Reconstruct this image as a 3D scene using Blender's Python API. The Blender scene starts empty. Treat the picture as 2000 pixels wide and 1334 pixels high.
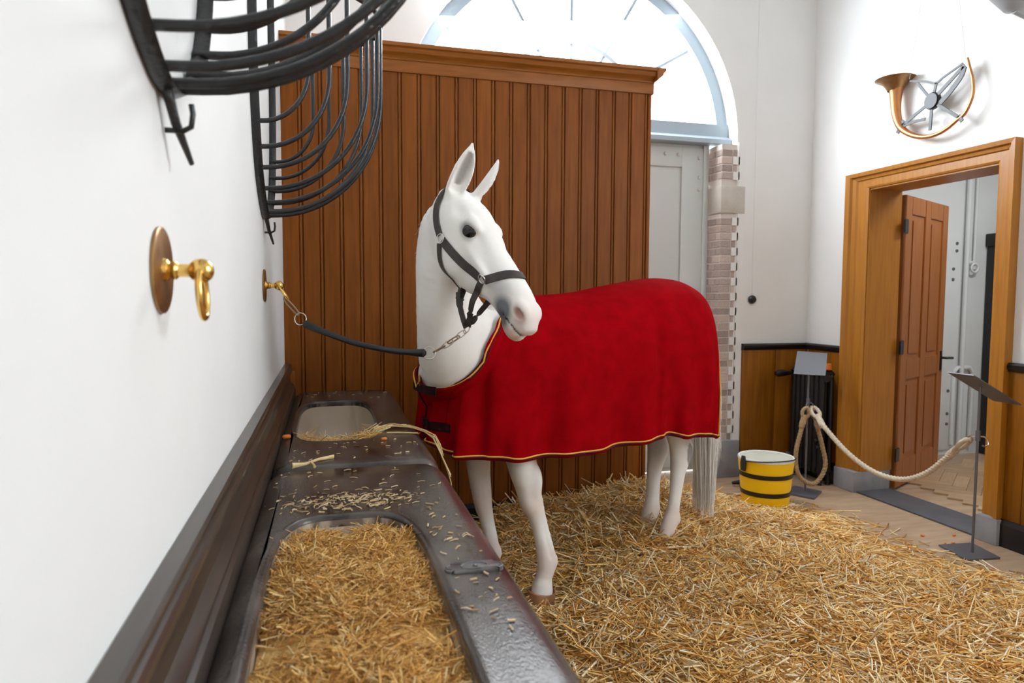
import bpy, bmesh, math, random
import numpy as np
from mathutils import Vector, Matrix
random.seed(7); rng = np.random.default_rng(7)
SC = bpy.context.scene
COL = SC.collection
PI = math.pi

# ------------------------------------------------------------------ camera, light, exposure
cam_d = bpy.data.cameras.new('camera'); cam = bpy.data.objects.new('camera', cam_d); COL.objects.link(cam)
RC = ((0.96576955, 0.01276847, -0.25908713), (-0.25936729, 0.0637671, -0.96367129), (0.00421662, 0.99788312, 0.06489605))
cam.matrix_world = Matrix(((*RC[0], 0.245), (*RC[1], 0.0), (*RC[2], 1.5), (0, 0, 0, 1)))
cam_d.sensor_width = 36; cam_d.lens = 1345 / 2000 * 36; cam_d.clip_start = 0.02
cam_d.dof.use_dof = True; cam_d.dof.focus_distance = 2.75; cam_d.dof.aperture_fstop = 4.0
SC.camera = cam
wd = bpy.data.worlds.new('sky'); SC.world = wd; wd.use_nodes = True
wd.node_tree.nodes['Background'].inputs[0].default_value = (0.85, 0.92, 1.0, 1)
wd.node_tree.nodes['Background'].inputs[1].default_value = 7.5
SC.view_settings.view_transform = 'Standard'; SC.view_settings.look = 'None'
SC.view_settings.gamma = 1; SC.view_settings.use_curve_mapping = False
SC.view_settings.exposure = 0.16
SC.cycles.max_bounces = 8; SC.cycles.diffuse_bounces = 5; SC.cycles.transparent_max_bounces = 12
SC.cycles.use_denoising = True

def area_light(name, loc, aim, sx, sy, power, color):
    d = bpy.data.lights.new(name, 'AREA'); d.shape = 'RECTANGLE'; d.size = sx; d.size_y = sy
    d.energy = power; d.color = color
    o = bpy.data.objects.new(name, d); COL.objects.link(o); o.location = loc
    o.rotation_euler = (Vector(aim) - Vector(loc)).to_track_quat('-Z', 'Y').to_euler()
    return o
# daylight: outside the glass of the fanlight in the picture, and outside the window on the right behind the viewpoint
# (its light shows on the left wall, the face of the horse and the brass, its blue sheen on the manger and rail)
area_light('fanlight_daylight', (2.15, 5.45, 3.45), (2.5, 2.6, 0.3), 2.4, 1.2, 200, (0.92, 0.96, 1.0))
area_light('side_window_offscreen', (4.52, 0.2, 2.9), (0.6, 2.3, 1.0), 2.1, 2.1, 50, (1.0, 0.96, 0.91))

# ------------------------------------------------------------------ helpers
WL = {}
def mat(name, color, rough=0.5, metal=0.0, spec=0.5, noise=None, scale=8.0, bump=0.0, bscale=60.0, stretch=None, rnd=0.0, coat=0.0, sheen=0.0, attr=None, detail=4.0):
    m = bpy.data.materials.new(name); m.use_nodes = True
    nt = m.node_tree; N = nt.nodes; L = nt.links; b = N['Principled BSDF']
    b.inputs['Base Color'].default_value = (*color, 1); b.inputs['Roughness'].default_value = rough
    b.inputs['Metallic'].default_value = metal; b.inputs['Specular IOR Level'].default_value = spec
    b.inputs['Coat Weight'].default_value = coat; b.inputs['Sheen Weight'].default_value = sheen
    tc = N.new('ShaderNodeTexCoord'); vec = tc.outputs['Object']
    if rnd or stretch:
        mp = N.new('ShaderNodeMapping'); L.new(vec, mp.inputs['Vector'])
        if stretch: mp.inputs['Scale'].default_value = stretch
        if rnd:
            oi = N.new('ShaderNodeObjectInfo'); mu = N.new('ShaderNodeMath'); mu.operation = 'MULTIPLY'; mu.inputs[1].default_value = 37.0
            L.new(oi.outputs['Random'], mu.inputs[0]); L.new(mu.outputs[0], mp.inputs['Location'])
        vec = mp.outputs[0]
    cur = None
    if attr:
        at = N.new('ShaderNodeAttribute'); at.attribute_name = attr; cur = at.outputs['Color']
    if noise:
        nz = N.new('ShaderNodeTexNoise'); nz.inputs['Scale'].default_value = scale; nz.inputs['Detail'].default_value = detail
        L.new(vec, nz.inputs['Vector'])
        rp = N.new('ShaderNodeMapRange'); rp.inputs[1].default_value = 0.32; rp.inputs[2].default_value = 0.68
        L.new(nz.outputs['Fac'], rp.inputs[0])
        mx = N.new('ShaderNodeMix'); mx.data_type = 'RGBA'
        L.new(rp.outputs[0], mx.inputs['Factor'])
        if cur is not None:
            mx.blend_type = 'MULTIPLY'; L.new(cur, mx.inputs['A']); mx.inputs['B'].default_value = (*noise, 1)
        else:
            mx.inputs['A'].default_value = (*color, 1); mx.inputs['B'].default_value = (*noise, 1)
        cur = mx.outputs['Result']
    if rnd:
        hs = N.new('ShaderNodeHueSaturation'); oi2 = N.new('ShaderNodeObjectInfo')
        mr = N.new('ShaderNodeMapRange'); mr.inputs[3].default_value = 1 - rnd; mr.inputs[4].default_value = 1 + rnd
        L.new(oi2.outputs['Random'], mr.inputs[0]); L.new(mr.outputs[0], hs.inputs['Value'])
        if cur is not None: L.new(cur, hs.inputs['Color'])
        else: hs.inputs['Color'].default_value = (*color, 1)
        cur = hs.outputs[0]
    if cur is not None: L.new(cur, b.inputs['Base Color'])
    if bump:
        nb = N.new('ShaderNodeTexNoise'); nb.inputs['Scale'].default_value = bscale; nb.inputs['Detail'].default_value = 5
        L.new(vec, nb.inputs['Vector'])
        bp = N.new('ShaderNodeBump'); bp.inputs['Strength'].default_value = bump; bp.inputs['Distance'].default_value = 0.01
        L.new(nb.outputs['Fac'], bp.inputs['Height']); L.new(bp.outputs[0], b.inputs['Normal'])
    return m

def wloc(o):
    p = Vector((0, 0, 0))
    while o is not None:
        p = p + o.location; o = o.parent
    return p

def tag(o, label=None, cat=None, group=None, kind=None):
    if label: o['label'] = label
    if cat: o['category'] = cat
    if group: o['group'] = group
    if kind: o['kind'] = kind
    return o

def thing(name, label, cat, loc=(0, 0, 0), group=None, kind=None):
    o = bpy.data.objects.new(name, None); COL.objects.link(o); o.location = loc; o.empty_display_size = 0.1
    return tag(o, label, cat, group, kind)

def mk(name, verts, faces, m, parent=None, smooth=False, auto=None):
    V = np.asarray(verts, dtype=np.float64).reshape(-1, 3)
    if parent is None:
        org = np.array([(V[:, 0].min() + V[:, 0].max()) / 2, (V[:, 1].min() + V[:, 1].max()) / 2, V[:, 2].min()])
        base = org
    else:
        base = np.array(wloc(parent)); c = (V.min(0) + V.max(0)) / 2; org = c
    me = bpy.data.meshes.new(name)
    me.from_pydata((V - org).tolist(), [], [tuple(int(i) for i in f) for f in faces])
    me.materials.append(m)
    o = bpy.data.objects.new(name, me); COL.objects.link(o)
    if parent is None: o.location = org
    else:
        o.parent = parent; o.location = org - base
    if smooth: me.shade_smooth()
    if auto is not None:
        me.shade_smooth(); me.set_sharp_from_angle(angle=math.radians(auto))
    return o

class MB:
    def __init__(s): s.v = []; s.f = []
    def add(s, v, f):
        k = len(s.v); s.v += [tuple(map(float, p)) for p in v]; s.f += [tuple(i + k for i in q) for q in f]; return s
    def build(s, name, m, parent=None, **kw): return mk(name, s.v, s.f, m, parent, **kw)

def box_vf(x0, x1, y0, y1, z0, z1):
    v = [(x0, y0, z0), (x1, y0, z0), (x1, y1, z0), (x0, y1, z0), (x0, y0, z1), (x1, y0, z1), (x1, y1, z1), (x0, y1, z1)]
    f = [(3, 2, 1, 0), (4, 5, 6, 7), (0, 1, 5, 4), (1, 2, 6, 5), (2, 3, 7, 6), (3, 0, 4, 7)]
    return v, f
def box(name, x0, x1, y0, y1, z0, z1, m, parent=None, bevel=0.0):
    o = mk(name, *box_vf(x0, x1, y0, y1, z0, z1), m, parent)
    if bevel:
        bm = bmesh.new(); bm.from_mesh(o.data)
        bmesh.ops.bevel(bm, geom=bm.edges[:], offset=bevel, segments=2, profile=0.5, affect='EDGES')
        bm.to_mesh(o.data); bm.free(); o.data.shade_smooth(); o.data.set_sharp_from_angle(angle=math.radians(35))
    return o
def extrude(prof, axis, a0, a1, flip=False):
    # prof: closed polygon in the two other axes (in axis order), swept along axis from a0 to a1
    n = len(prof); v = []
    for a in (a0, a1):
        for p in prof:
            q = list(p); q.insert(axis, a); v.append(tuple(q))
    f = [tuple(range(n)), tuple(range(2 * n - 1, n - 1, -1))]
    for i in range(n):
        j = (i + 1) % n; f.append((i, i + n, j + n, j))
    return v, f
def fix_normals(o):
    bm = bmesh.new(); bm.from_mesh(o.data); bmesh.ops.recalc_face_normals(bm, faces=bm.faces[:]); bm.to_mesh(o.data); bm.free(); return o
def ex(name, prof, axis, a0, a1, m, parent=None, auto=None):
    return fix_normals(mk(name, *extrude(prof, axis, a0, a1), m, parent, auto=auto))

def crom(P, n, closed=False):
    P = np.asarray(P, float); k = len(P)
    if closed: idx = lambda i: P[i % k]
    else: idx = lambda i: P[i] if 0 <= i < k else (2 * P[0] - P[1] if i < 0 else 2 * P[-1] - P[-2])
    segs = k if closed else k - 1
    out = []
    for t in np.linspace(0, segs, n, endpoint=not closed):
        i = min(int(t), segs - 1); u = t - i
        a, b, c, d = idx(i - 1), idx(i), idx(i + 1), idx(i + 2)
        out.append(0.5 * (2 * b + (c - a) * u + (2 * a - 5 * b + 4 * c - d) * u * u + (3 * b - a - 3 * c + d) * u ** 3))
    return np.array(out)
def frames(P, closed=False, up0=None):
    P = np.asarray(P, float); n = len(P)
    if closed: T = np.roll(P, -1, 0) - np.roll(P, 1, 0)
    else: T = np.gradient(P, axis=0)
    T /= np.linalg.norm(T, axis=1)[:, None] + 1e-12
    up = np.array(up0 if up0 is not None else ((0, 0, 1.0) if abs(T[0][2]) < 0.9 else (1.0, 0, 0)))
    U = []
    for i in range(n):
        up = up - T[i] * (up @ T[i]); up = up / (np.linalg.norm(up) + 1e-12); U.append(up.copy())
    U = np.array(U); return T, U, np.cross(T, U)
def tube_vf(P, r, n=8, closed=False, cap=True, ry=None, lay=None, up0=None):
    P = np.asarray(P, float); T, U, B = frames(P, closed, up0); m = len(P)
    r = np.broadcast_to(np.asarray(r, float), (m,)); ry = r if ry is None else np.broadcast_to(np.asarray(ry, float), (m,))
    L = np.concatenate([[0], np.cumsum(np.linalg.norm(np.diff(P, axis=0), axis=1))])
    v = []
    for i in range(m):
        for k in range(n):
            a = 2 * PI * k / n; s = 1.0
            if lay: s = 0.76 + 0.32 * abs(math.cos(1.5 * (a - L[i] * lay)))
            v.append(P[i] + U[i] * math.cos(a) * r[i] * s + B[i] * math.sin(a) * ry[i] * s)
    f = []
    for i in range(m if closed else m - 1):
        j = (i + 1) % m
        for k in range(n):
            l = (k + 1) % n; f.append((i * n + k, i * n + l, j * n + l, j * n + k))
    if cap and not closed:
        f.append(tuple(range(n - 1, -1, -1))); f.append(tuple((m - 1) * n + k for k in range(n)))
    return v, f
def tube(name, P, r, m, parent=None, n=8, closed=False, **kw):
    return mk(name, *tube_vf(P, r, n, closed, **kw), m, parent, smooth=False, auto=50)
def lathe_vf(prof, c, axis=(0, 0, 1), n=24):
    c = np.array(c, float); A = np.array(axis, float); A /= np.linalg.norm(A)
    u = np.cross(A, (0, 0, 1) if abs(A[2]) < 0.9 else (1, 0, 0)); u /= np.linalg.norm(u); w = np.cross(A, u)
    v = []; f = []
    for (r, h) in prof:
        for k in range(n):
            a = 2 * PI * k / n; v.append(c + A * h + (u * math.cos(a) + w * math.sin(a)) * r)
    for i in range(len(prof) - 1):
        for k in range(n):
            l = (k + 1) % n; f.append((i * n + k, i * n + l, (i + 1) * n + l, (i + 1) * n + k))
    return v, f
def lathe(name, prof, c, m, parent=None, axis=(0, 0, 1), n=24, auto=40):
    return mk(name, *lathe_vf(prof, c, axis, n), m, parent, auto=auto)
def circle(c, r, n=24, u=(1, 0, 0), w=(0, 0, 1), rw=None):
    c = np.array(c, float); u = np.array(u, float); w = np.array(w, float); rw = r if rw is None else rw
    return [c + u * r * math.cos(2 * PI * k / n) + w * rw * math.sin(2 * PI * k / n) for k in range(n)]
def ribbon_vf(P, Nrm, width, thick):
    # flat strap along P with outward normals Nrm
    P = np.asarray(P, float); Nrm = np.asarray(Nrm, float); T = np.gradient(P, axis=0); T /= np.linalg.norm(T, axis=1)[:, None]
    Nn = Nrm - T * np.sum(Nrm * T, 1)[:, None]; Nn /= np.linalg.norm(Nn, axis=1)[:, None]; B = np.cross(T, Nn)
    w = np.broadcast_to(np.asarray(width, float), (len(P),))[:, None] / 2; v = []
    for a in range(len(P)):
        p, b, nn = P[a], B[a] * w[a], Nn[a] * thick
        v += [p - b, p + b, p + b * .93 + nn, p - b * .93 + nn]
    f = []
    for i in range(len(P) - 1):
        for k in range(4):
            l = (k + 1) % 4; f.append((4 * i + k, 4 * i + l, 4 * i + 4 + l, 4 * i + 4 + k))
    f += [(3, 2, 1, 0), tuple(4 * (len(P) - 1) + k for k in range(4))]
    return v, f
def copy_part(o, parent, loc, scale=None, name=None):
    c = o.copy(); COL.objects.link(c); c.parent = parent; c.location = loc
    if scale: c.scale = scale
    return c

# ------------------------------------------------------------------ materials
M = {}
M['plaster'] = mat('plaster', (0.82, 0.815, 0.80), 0.75, noise=(0.79, 0.785, 0.77), scale=3, bump=0.06, bscale=30)
M['ceiling'] = mat('ceiling_white', (0.86, 0.86, 0.85), 0.9)
M['board'] = mat('varnished_board', (0.24, 0.070, 0.006), 0.5, spec=0.2, noise=(0.17, 0.046, 0.0035), scale=5, stretch=(9, 9, 0.6), rnd=0.10, bump=0.04, bscale=40)
M['wood_trim'] = mat('varnished_trim', (0.30, 0.095, 0.012), 0.45, spec=0.3, noise=(0.22, 0.068, 0.007), scale=5, stretch=(1, 9, 9))
M['casing'] = mat('casing_wood', (0.44, 0.175, 0.014), 0.38, noise=(0.36, 0.13, 0.01), scale=5, stretch=(9, 9, 0.6))
M['lining'] = mat('lining_wood', (0.44, 0.175, 0.014), 0.38, noise=(0.36, 0.13, 0.01), scale=5, stretch=(9, 9, 0.6))
M['door'] = mat('door_wood', (0.36, 0.12, 0.022), 0.42, noise=(0.29, 0.09, 0.015), scale=5, stretch=(9, 9, 0.6))
M['dado'] = mat('dado_wood', (0.30, 0.105, 0.005), 0.45, spec=0.25, noise=(0.21, 0.07, 0.003), scale=5, stretch=(9, 9, 0.6))
M['black_gloss'] = mat('black_gloss_paint', (0.008, 0.008, 0.009), 0.28)
M['black_iron'] = mat('black_iron', (0.012, 0.013, 0.015), 0.34, spec=0.6, bump=0.35, bscale=70)
M['black_cast'] = mat('black_cast_iron', (0.006, 0.006, 0.007), 0.45)
M['rail'] = mat('rail_paint', (0.06, 0.042, 0.031), 0.3, coat=0.12, noise=(0.035, 0.024, 0.019), scale=6, stretch=(6, .6, 6))
M['manger'] = mat('manger_enamel', (0.115, 0.10, 0.088), 0.2, coat=0.0, noise=(0.020, 0.015, 0.015), scale=3.6, stretch=(2.2, 1, 1), bump=0.12, bscale=120, detail=7)
M['maker'] = mat('worn_maker_plate', (0.17, 0.16, 0.16), 0.3, noise=(0.05, 0.045, 0.045), scale=30)
M['basin'] = mat('basin_glaze', (0.62, 0.53, 0.42), 0.3, noise=(0.58, 0.49, 0.38), scale=5)
M['brass'] = mat('polished_brass', (0.86, 0.55, 0.16), 0.2, metal=1.0)
M['brass_old'] = mat('aged_brass', (0.42, 0.24, 0.10), 0.35, metal=0.9, noise=(0.30, 0.16, 0.07), scale=30)
M['steel'] = mat('nickel_steel', (0.72, 0.70, 0.66), 0.22, metal=1.0)
M['bronze'] = mat('dull_chain', (0.36, 0.27, 0.19), 0.35, metal=0.9)
M['leather'] = mat('dark_leather', (0.045, 0.034, 0.028), 0.5, noise=(0.03, 0.022, 0.018), scale=40, bump=0.05, bscale=200)
M['rubber'] = mat('black_leather_roll', (0.012, 0.013, 0.015), 0.42)
M['red'] = mat('red_wool', (0.32, 0.001, 0.004), 0.95, spec=0.03, noise=(0.25, 0.0006, 0.003), scale=14, sheen=0.0, bump=0.15, bscale=300)
M['maroon'] = mat('maroon_binding', (0.10, 0.004, 0.012), 0.8, spec=0.2)
M['strap_dark'] = mat('strap_dark', (0.022, 0.004, 0.006), 0.8, spec=0.2)
M['gold'] = mat('gold_piping', (0.75, 0.42, 0.06), 0.5)
M['horse'] = mat('horse_coat', (0.8, 0.78, 0.75), 0.62, spec=0.25, attr='col', noise=(0.93, 0.92, 0.91), scale=9, sheen=0.1, bump=0.05, bscale=150)
M['hair'] = mat('white_hair', (0.97, 0.95, 0.91), 0.6, noise=(0.88, 0.85, 0.80), scale=25)
M['hoof'] = mat('hoof_horn', (0.42, 0.20, 0.09), 0.5, noise=(0.3, 0.14, 0.07), scale=20)
M['eye'] = mat('dark_eye', (0.004, 0.003, 0.003), 0.06, spec=0.6)
M['grey_wood'] = mat('pale_grey_paint', (0.60, 0.64, 0.63), 0.5)
M['blue_grey'] = mat('blue_grey_paint', (0.36, 0.44, 0.50), 0.5)
M['bar'] = mat('glazing_bar_paint', (0.40, 0.47, 0.53), 0.5)
M['brick'] = mat('old_brick', (0.42, 0.31, 0.27), 0.85, noise=(0.62, 0.53, 0.48), scale=14, rnd=0.28, bump=0.4, bscale=60)
M['mortar'] = mat('lime_mortar', (0.66, 0.60, 0.55), 0.9, bump=0.3, bscale=80)
M['sandstone'] = mat('sandstone', (0.58, 0.54, 0.48), 0.85, noise=(0.50, 0.46, 0.40), scale=10, bump=0.2, bscale=80)
M['plinth'] = mat('grey_plinth_stone', (0.33, 0.33, 0.34), 0.75, noise=(0.25, 0.25, 0.27), scale=9, bump=0.2, bscale=70)
M['slate'] = mat('slate_threshold', (0.10, 0.10, 0.11), 0.55, noise=(0.07, 0.07, 0.08), scale=6)
M['floor'] = mat('floor_boards', (0.44, 0.31, 0.20), 0.6, noise=(0.36, 0.24, 0.15), scale=4, stretch=(1, 6, 1), bump=0.1, bscale=30)
M['parquet'] = mat('oak_block', (0.50, 0.34, 0.20), 0.5, noise=(0.42, 0.27, 0.15), scale=6, stretch=(1, 8, 8), rnd=0.16)
M['room_white'] = mat('passage_paint', (0.72, 0.74, 0.74), 0.6, noise=(0.68, 0.70, 0.70), scale=3)
M['yellow'] = mat('yellow_paint', (1.0, 0.60, 0.0), 0.4)
M['white_paint'] = mat('white_paint', (0.82, 0.82, 0.74), 0.4)
M['copper'] = mat('copper_horn', (0.62, 0.26, 0.09), 0.35, metal=0.85, noise=(0.45, 0.2, 0.09), scale=12)
M['rope'] = mat('hemp_rope', (0.44, 0.30, 0.165), 0.85, noise=(0.34, 0.22, 0.11), scale=60)
M['rope_white'] = mat('pale_rope', (0.66, 0.58, 0.46), 0.85, noise=(0.52, 0.43, 0.31), scale=60)
M['sheet_steel'] = mat('sheet_steel', (0.15, 0.16, 0.185), 0.55, metal=0.0)
M['dark_steel'] = mat('dark_sheet_steel', (0.16, 0.16, 0.18), 0.45, metal=0.5)
M['orange'] = mat('carrot_orange', (0.75, 0.18, 0.02), 0.6)
M['cord'] = mat('grey_cord', (0.7, 0.7, 0.7), 0.7)
M['straw'] = mat('straw_stalk', (0.7, 0.5, 0.2), 0.5, spec=0.4, attr='col')
M['straw_bed'] = mat('straw_litter', (0.66, 0.38, 0.10), 0.9, noise=(0.88, 0.58, 0.22), scale=60, stretch=(1, 1.6, 1), bump=1.0, bscale=90)
M['lamp_grey'] = mat('lamp_grey', (0.35, 0.36, 0.37), 0.5)
gl = bpy.data.materials.new('window_glass'); gl.use_nodes = True
_n = gl.node_tree.nodes; _l = gl.node_tree.links; _n.remove(_n['Principled BSDF'])
_t = _n.new('ShaderNodeBsdfTransparent'); _t.inputs[0].default_value = (0.94, 0.97, 0.98, 1); _g = _n.new('ShaderNodeBsdfGlossy'); _g.inputs['Roughness'].default_value = 0.02
_m = _n.new('ShaderNodeMixShader'); _m.inputs[0].default_value = 0.06; _l.new(_t.outputs[0], _m.inputs[1]); _l.new(_g.outputs[0], _m.inputs[2]); _l.new(_m.outputs[0], _n['Material Output'].inputs[0])
M['glass'] = gl

# ------------------------------------------------------------------ room shell
XR, YB, YF, ZC = 4.218, 5.04, -3.2, 4.9
def struct(o, label=None):
    o['kind'] = 'structure'
    if label: o['label'] = label
    return o
struct(box('floor', -0.25, XR, YF, 5.6, -0.1, 0.0, M['floor']), 'pale worn timber floor of the stable')
struct(box('wall_left', -0.25, 0.0, YF, YB + 0.3, 0.0, ZC, M['plaster']), 'smooth white plaster wall carrying the hay racks')
struct(box('ceiling', -0.25, XR + .25, YF, YB + .3, ZC, ZC + 0.2, M['ceiling']), 'white plaster ceiling of the stable')
struct(box('wall_front', -0.25, XR + .25, YF - .25, YF, 0, ZC, M['plaster']), 'white plaster wall behind the viewpoint')
# right wall: doorway y 3.33..4.37
DY0, DY1, DZ = 3.33, 4.37, 2.325
wb = MB()
for y0, y1, z0, z1 in ((YF, -0.9, 0, ZC), (-0.9, 1.3, 0, 1.8), (-0.9, 1.3, 4.0, ZC), (1.3, DY0, 0, ZC), (DY0, DY1, DZ, ZC), (DY1, YB + .3, 0, ZC)):
    wb.add(*box_vf(XR, XR + 0.26, y0, y1, z0, z1))
struct(wb.build('wall_right', M['plaster']), 'white plaster wall with the doorway and the hanging horn')
# back wall with the arched opening (centre x 2.15, spring z 2.765, radius 1.35)
AX, AZ, AR, YD = 2.15, 2.765, 1.35, 5.28
def back_wall():
    b = MB(); n = 40; Y0, Y1 = YB, YD + 0.05
    b.add(*box_vf(-0.25, AX - AR, Y0, Y1, 0, AZ)); b.add(*box_vf(AX + AR, XR + .26, Y0, Y1, 0, AZ))
    b.add(*box_vf(-0.25, AX - AR, Y0, Y1, AZ, ZC)); b.add(*box_vf(AX + AR, XR + .26, Y0, Y1, AZ, ZC))
    v = []; f = []
    for i in range(n + 1):
        a = PI - PI * i / n; x = AX + AR * math.cos(a); z = AZ + AR * math.sin(a)
        v += [(x, Y0, z), (x, Y0, ZC), (x, Y1, z), (x, Y1, ZC)]
    for i in range(n):
        k = 4 * i; f += [(k, k + 4, k + 5, k + 1), (k + 2, k + 3, k + 7, k + 6), (k, k + 2, k + 6, k + 4)]
    b.add(v, f); return b
struct(back_wall().build('wall_back', M['plaster']), 'white plaster wall with the great arched fanlight')

# ---- arched fanlight window
win = struct(thing('window_1', 'arched fanlight with radiating glazing bars above grey doors', None, (AX, 5.22, 2.77)))
def arc_band(r0, r1, y0, y1, cx, cz, n=48, a0=0, a1=PI):
    v = []; f = []
    for i in range(n + 1):
        a = a0 + (a1 - a0) * i / n
        for r, y in ((r0, y0), (r1, y0), (r1, y1), (r0, y1)): v.append((cx + r * math.cos(a), y, cz + r * math.sin(a)))
    for i in range(n):
        for k in range(4):
            l = (k + 1) % 4; f.append((4 * i + k, 4 * i + l, 4 * i + 4 + l, 4 * i + 4 + k))
    f += [(0, 1, 2, 3), tuple(4 * n + k for k in (3, 2, 1, 0))]
    return v, f
WZ = 2.93
fix_normals(mk('window_frame', *arc_band(1.255, 1.36, 5.19, 5.27, AX, AZ), M['blue_grey'], win, auto=40))
ex('transom', [(5.12, 2.765), (5.12, 2.80), (5.17, 2.83), (5.17, 2.93), (5.27, 2.93), (5.27, 2.765)], 0, AX - 1.34, AX + 1.34, M['blue_grey'], win)
fix_normals(mk('glazing_bar', *arc_band(0.565, 0.595, 5.215, 5.245, AX - .03, WZ - .02), M['bar'], win))
for deg in (30, 60, 90, 120, 150):
    a = math.radians(deg); d = np.array([math.cos(a), 0, math.sin(a)]); s = np.array([-math.sin(a), 0, math.cos(a)]) * 0.011
    p0 = np.array([AX - .03, 5.22, WZ]) + d * 0.02; p1 = np.array([AX - .03, 5.22, WZ]) + d * (-.165 * math.sin(a) + math.sqrt((.165 * math.sin(a)) ** 2 - .165 ** 2 + 1.262 ** 2))
    e = np.array([0, .026, 0])
    mk('glazing_bar', [p0 - s, p0 + s, p0 + s + e, p0 - s + e, p1 - s, p1 + s, p1 + s + e, p1 - s + e], [(0, 1, 2, 3), (7, 6, 5, 4), (0, 4, 5, 1), (1, 5, 6, 2), (2, 6, 7, 3), (3, 7, 4, 0)], M['bar'], win)
for k in range(6):
    a0, a1 = math.radians(30 * k), math.radians(30 * k + 30)
    for r0, r1 in ((0.0, 0.58), (0.58, 1.24)):
        v = []
        for i in range(7):
            a = a0 + (a1 - a0) * i / 6
            for r in (r0, r1):
                x, z = AX + r * math.cos(a), WZ + r * math.sin(a) * (1.0 if r < 1 else .93); v.append((x, 5.232, z))
        mk('pane', v, [(2 * i, 2 * i + 1, 2 * i + 3, 2 * i + 2) for i in range(6)], M['glass'], win)
# ---- tall window in the near part of the right wall, out of the frame
t = struct(thing('window_2', 'tall window in the near part of the right wall', None, (XR + .2, 0.2, 1.8)))
for i in range(4):
    c = -0.9 + 2.2 * i / 3; box('mullion', XR + .17, XR + .23, c - .025, c + .025, 1.8, 4.0, M['blue_grey'], t)
    if i < 3: mk('pane', [(XR + .2, c, 1.8), (XR + .2, c + 2.2 / 3, 1.8), (XR + .2, c + 2.2 / 3, 4.0), (XR + .2, c, 4.0)], [(0, 1, 2, 3)], M['glass'], t)

# ---- grey double door below the fanlight
d2 = struct(thing('door_2', 'pale grey boarded coach door below the fanlight', None, (2.15, YD, 0)))
for sx in (-1, 1):
    x0, x1 = (AX, 3.34) if sx > 0 else (0.96, AX)
    box('leaf', x0 + .005, x1 - .005, YD - .03, YD + .03, 0.02, 2.765, M['grey_wood'], d2)
    for a, b, c, e in ((x0 + .02, x0 + .2, .06, 2.74), (x1 - .235, x1 - .04, .06, 2.74), (x0 + .2, x1 - .235, 2.58, 2.74), (x0 + .2, x1 - .235, .06, .3), (x0 + .2, x1 - .235, 1.1, 1.3)):
        box('rail', a, b, YD - .05, YD - .03, c, e, M['grey_wood'], d2, bevel=.004)
    for bx, bz in ((x1 - .39, 2.68), (x1 - .27, 2.68), (x1 - .08, 2.66), (x1 - .075, 2.5), (x1 - .075, 2.4)):
        lathe('bolt', [(0.0, -.012), (0.012, -.01), (0.016, 0), (0.016, .006)], (bx, YD - .056, bz), M['grey_wood'], d2, axis=(0, 1, 0), n=10)
    box('hinge_post', x1 - .04, x1 + .012, YD - .06, YD - .02, 0.02, 2.765, M['grey_wood'], d2, bevel=.006)

# ---- brick jamb right of the door, single bricks in courses
XJ = 3.356
jamb = struct(thing('wall_jamb', 'weathered red brick door jamb with toothed plaster edge', None, (XJ, YB, 0)))
box('mortar_core', XJ + .006, AX + AR + .02, YB + .006, YD, 0.31, 2.745, M['mortar'], jamb)
bv, bf = box_vf(-.5, .5, -.5, .5, -.5, .5)
brk = mk('brick', bv, bf, M['brick'], jamb); COL.objects.unlink(brk)
_bm = bmesh.new(); _bm.from_mesh(brk.data); bmesh.ops.bevel(_bm, geom=_bm.edges[:], offset=.06, segments=1, affect='EDGES'); _bm.to_mesh(brk.data); _bm.free()
def brick(x0, x1, y0, y1, z0, z1):
    j = rng.uniform(-.0015, .0015, 3)
    copy_part(brk, jamb, (Vector(((x0 + x1) / 2, (y0 + y1) / 2, (z0 + z1) / 2)) - jamb.location + Vector(j)), (x1 - x0, y1 - y0, z1 - z0))
CH = 0.0615; nc = int((2.745 - 0.31) / CH)
tooth = MB()
for i in range(nc):
    z0 = .31 + i * CH + .004; z1 = z0 + CH - .009
    if z1 > 2.185 and z0 < 2.415: continue
    if i % 2 == 0:
        brick(XJ, XJ + .105, YB, YB + .115, z0, z1); brick(XJ + .112, 3.505, YB + .001, YB + .1, z0, z1); brick(XJ, XJ + .1, YB + .122, YD - .005, z0, z1)
    else:
        brick(XJ, 3.46, YB, YB + .06, z0, z1); brick(XJ, XJ + .1, YB + .067, YB + .165, z0, z1); brick(XJ, XJ + .1, YB + .172, YD - .005, z0, z1)
        tooth.add(*box_vf(3.462, 3.52, YB - .008, YB + .03, z0 - .006, z1 + .006))
tooth.add(*box_vf(3.508, 3.575, YB - .008, YB + .01, .31, 2.19)); tooth.add(*box_vf(3.508, 3.575, YB - .008, YB + .01, 2.41, 2.765))
tooth.build('plaster_edge', M['plaster'], jamb)
box('quoin_stone', XJ - .006, 3.575, YB - .012, YD - .005, 2.19, 2.41, M['sandstone'], jamb, bevel=.005)
box('plinth_stone', XJ - .02, 3.57, YB - .03, YD, 0.0, 0.31, M['plinth'], jamb, bevel=.008)

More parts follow.
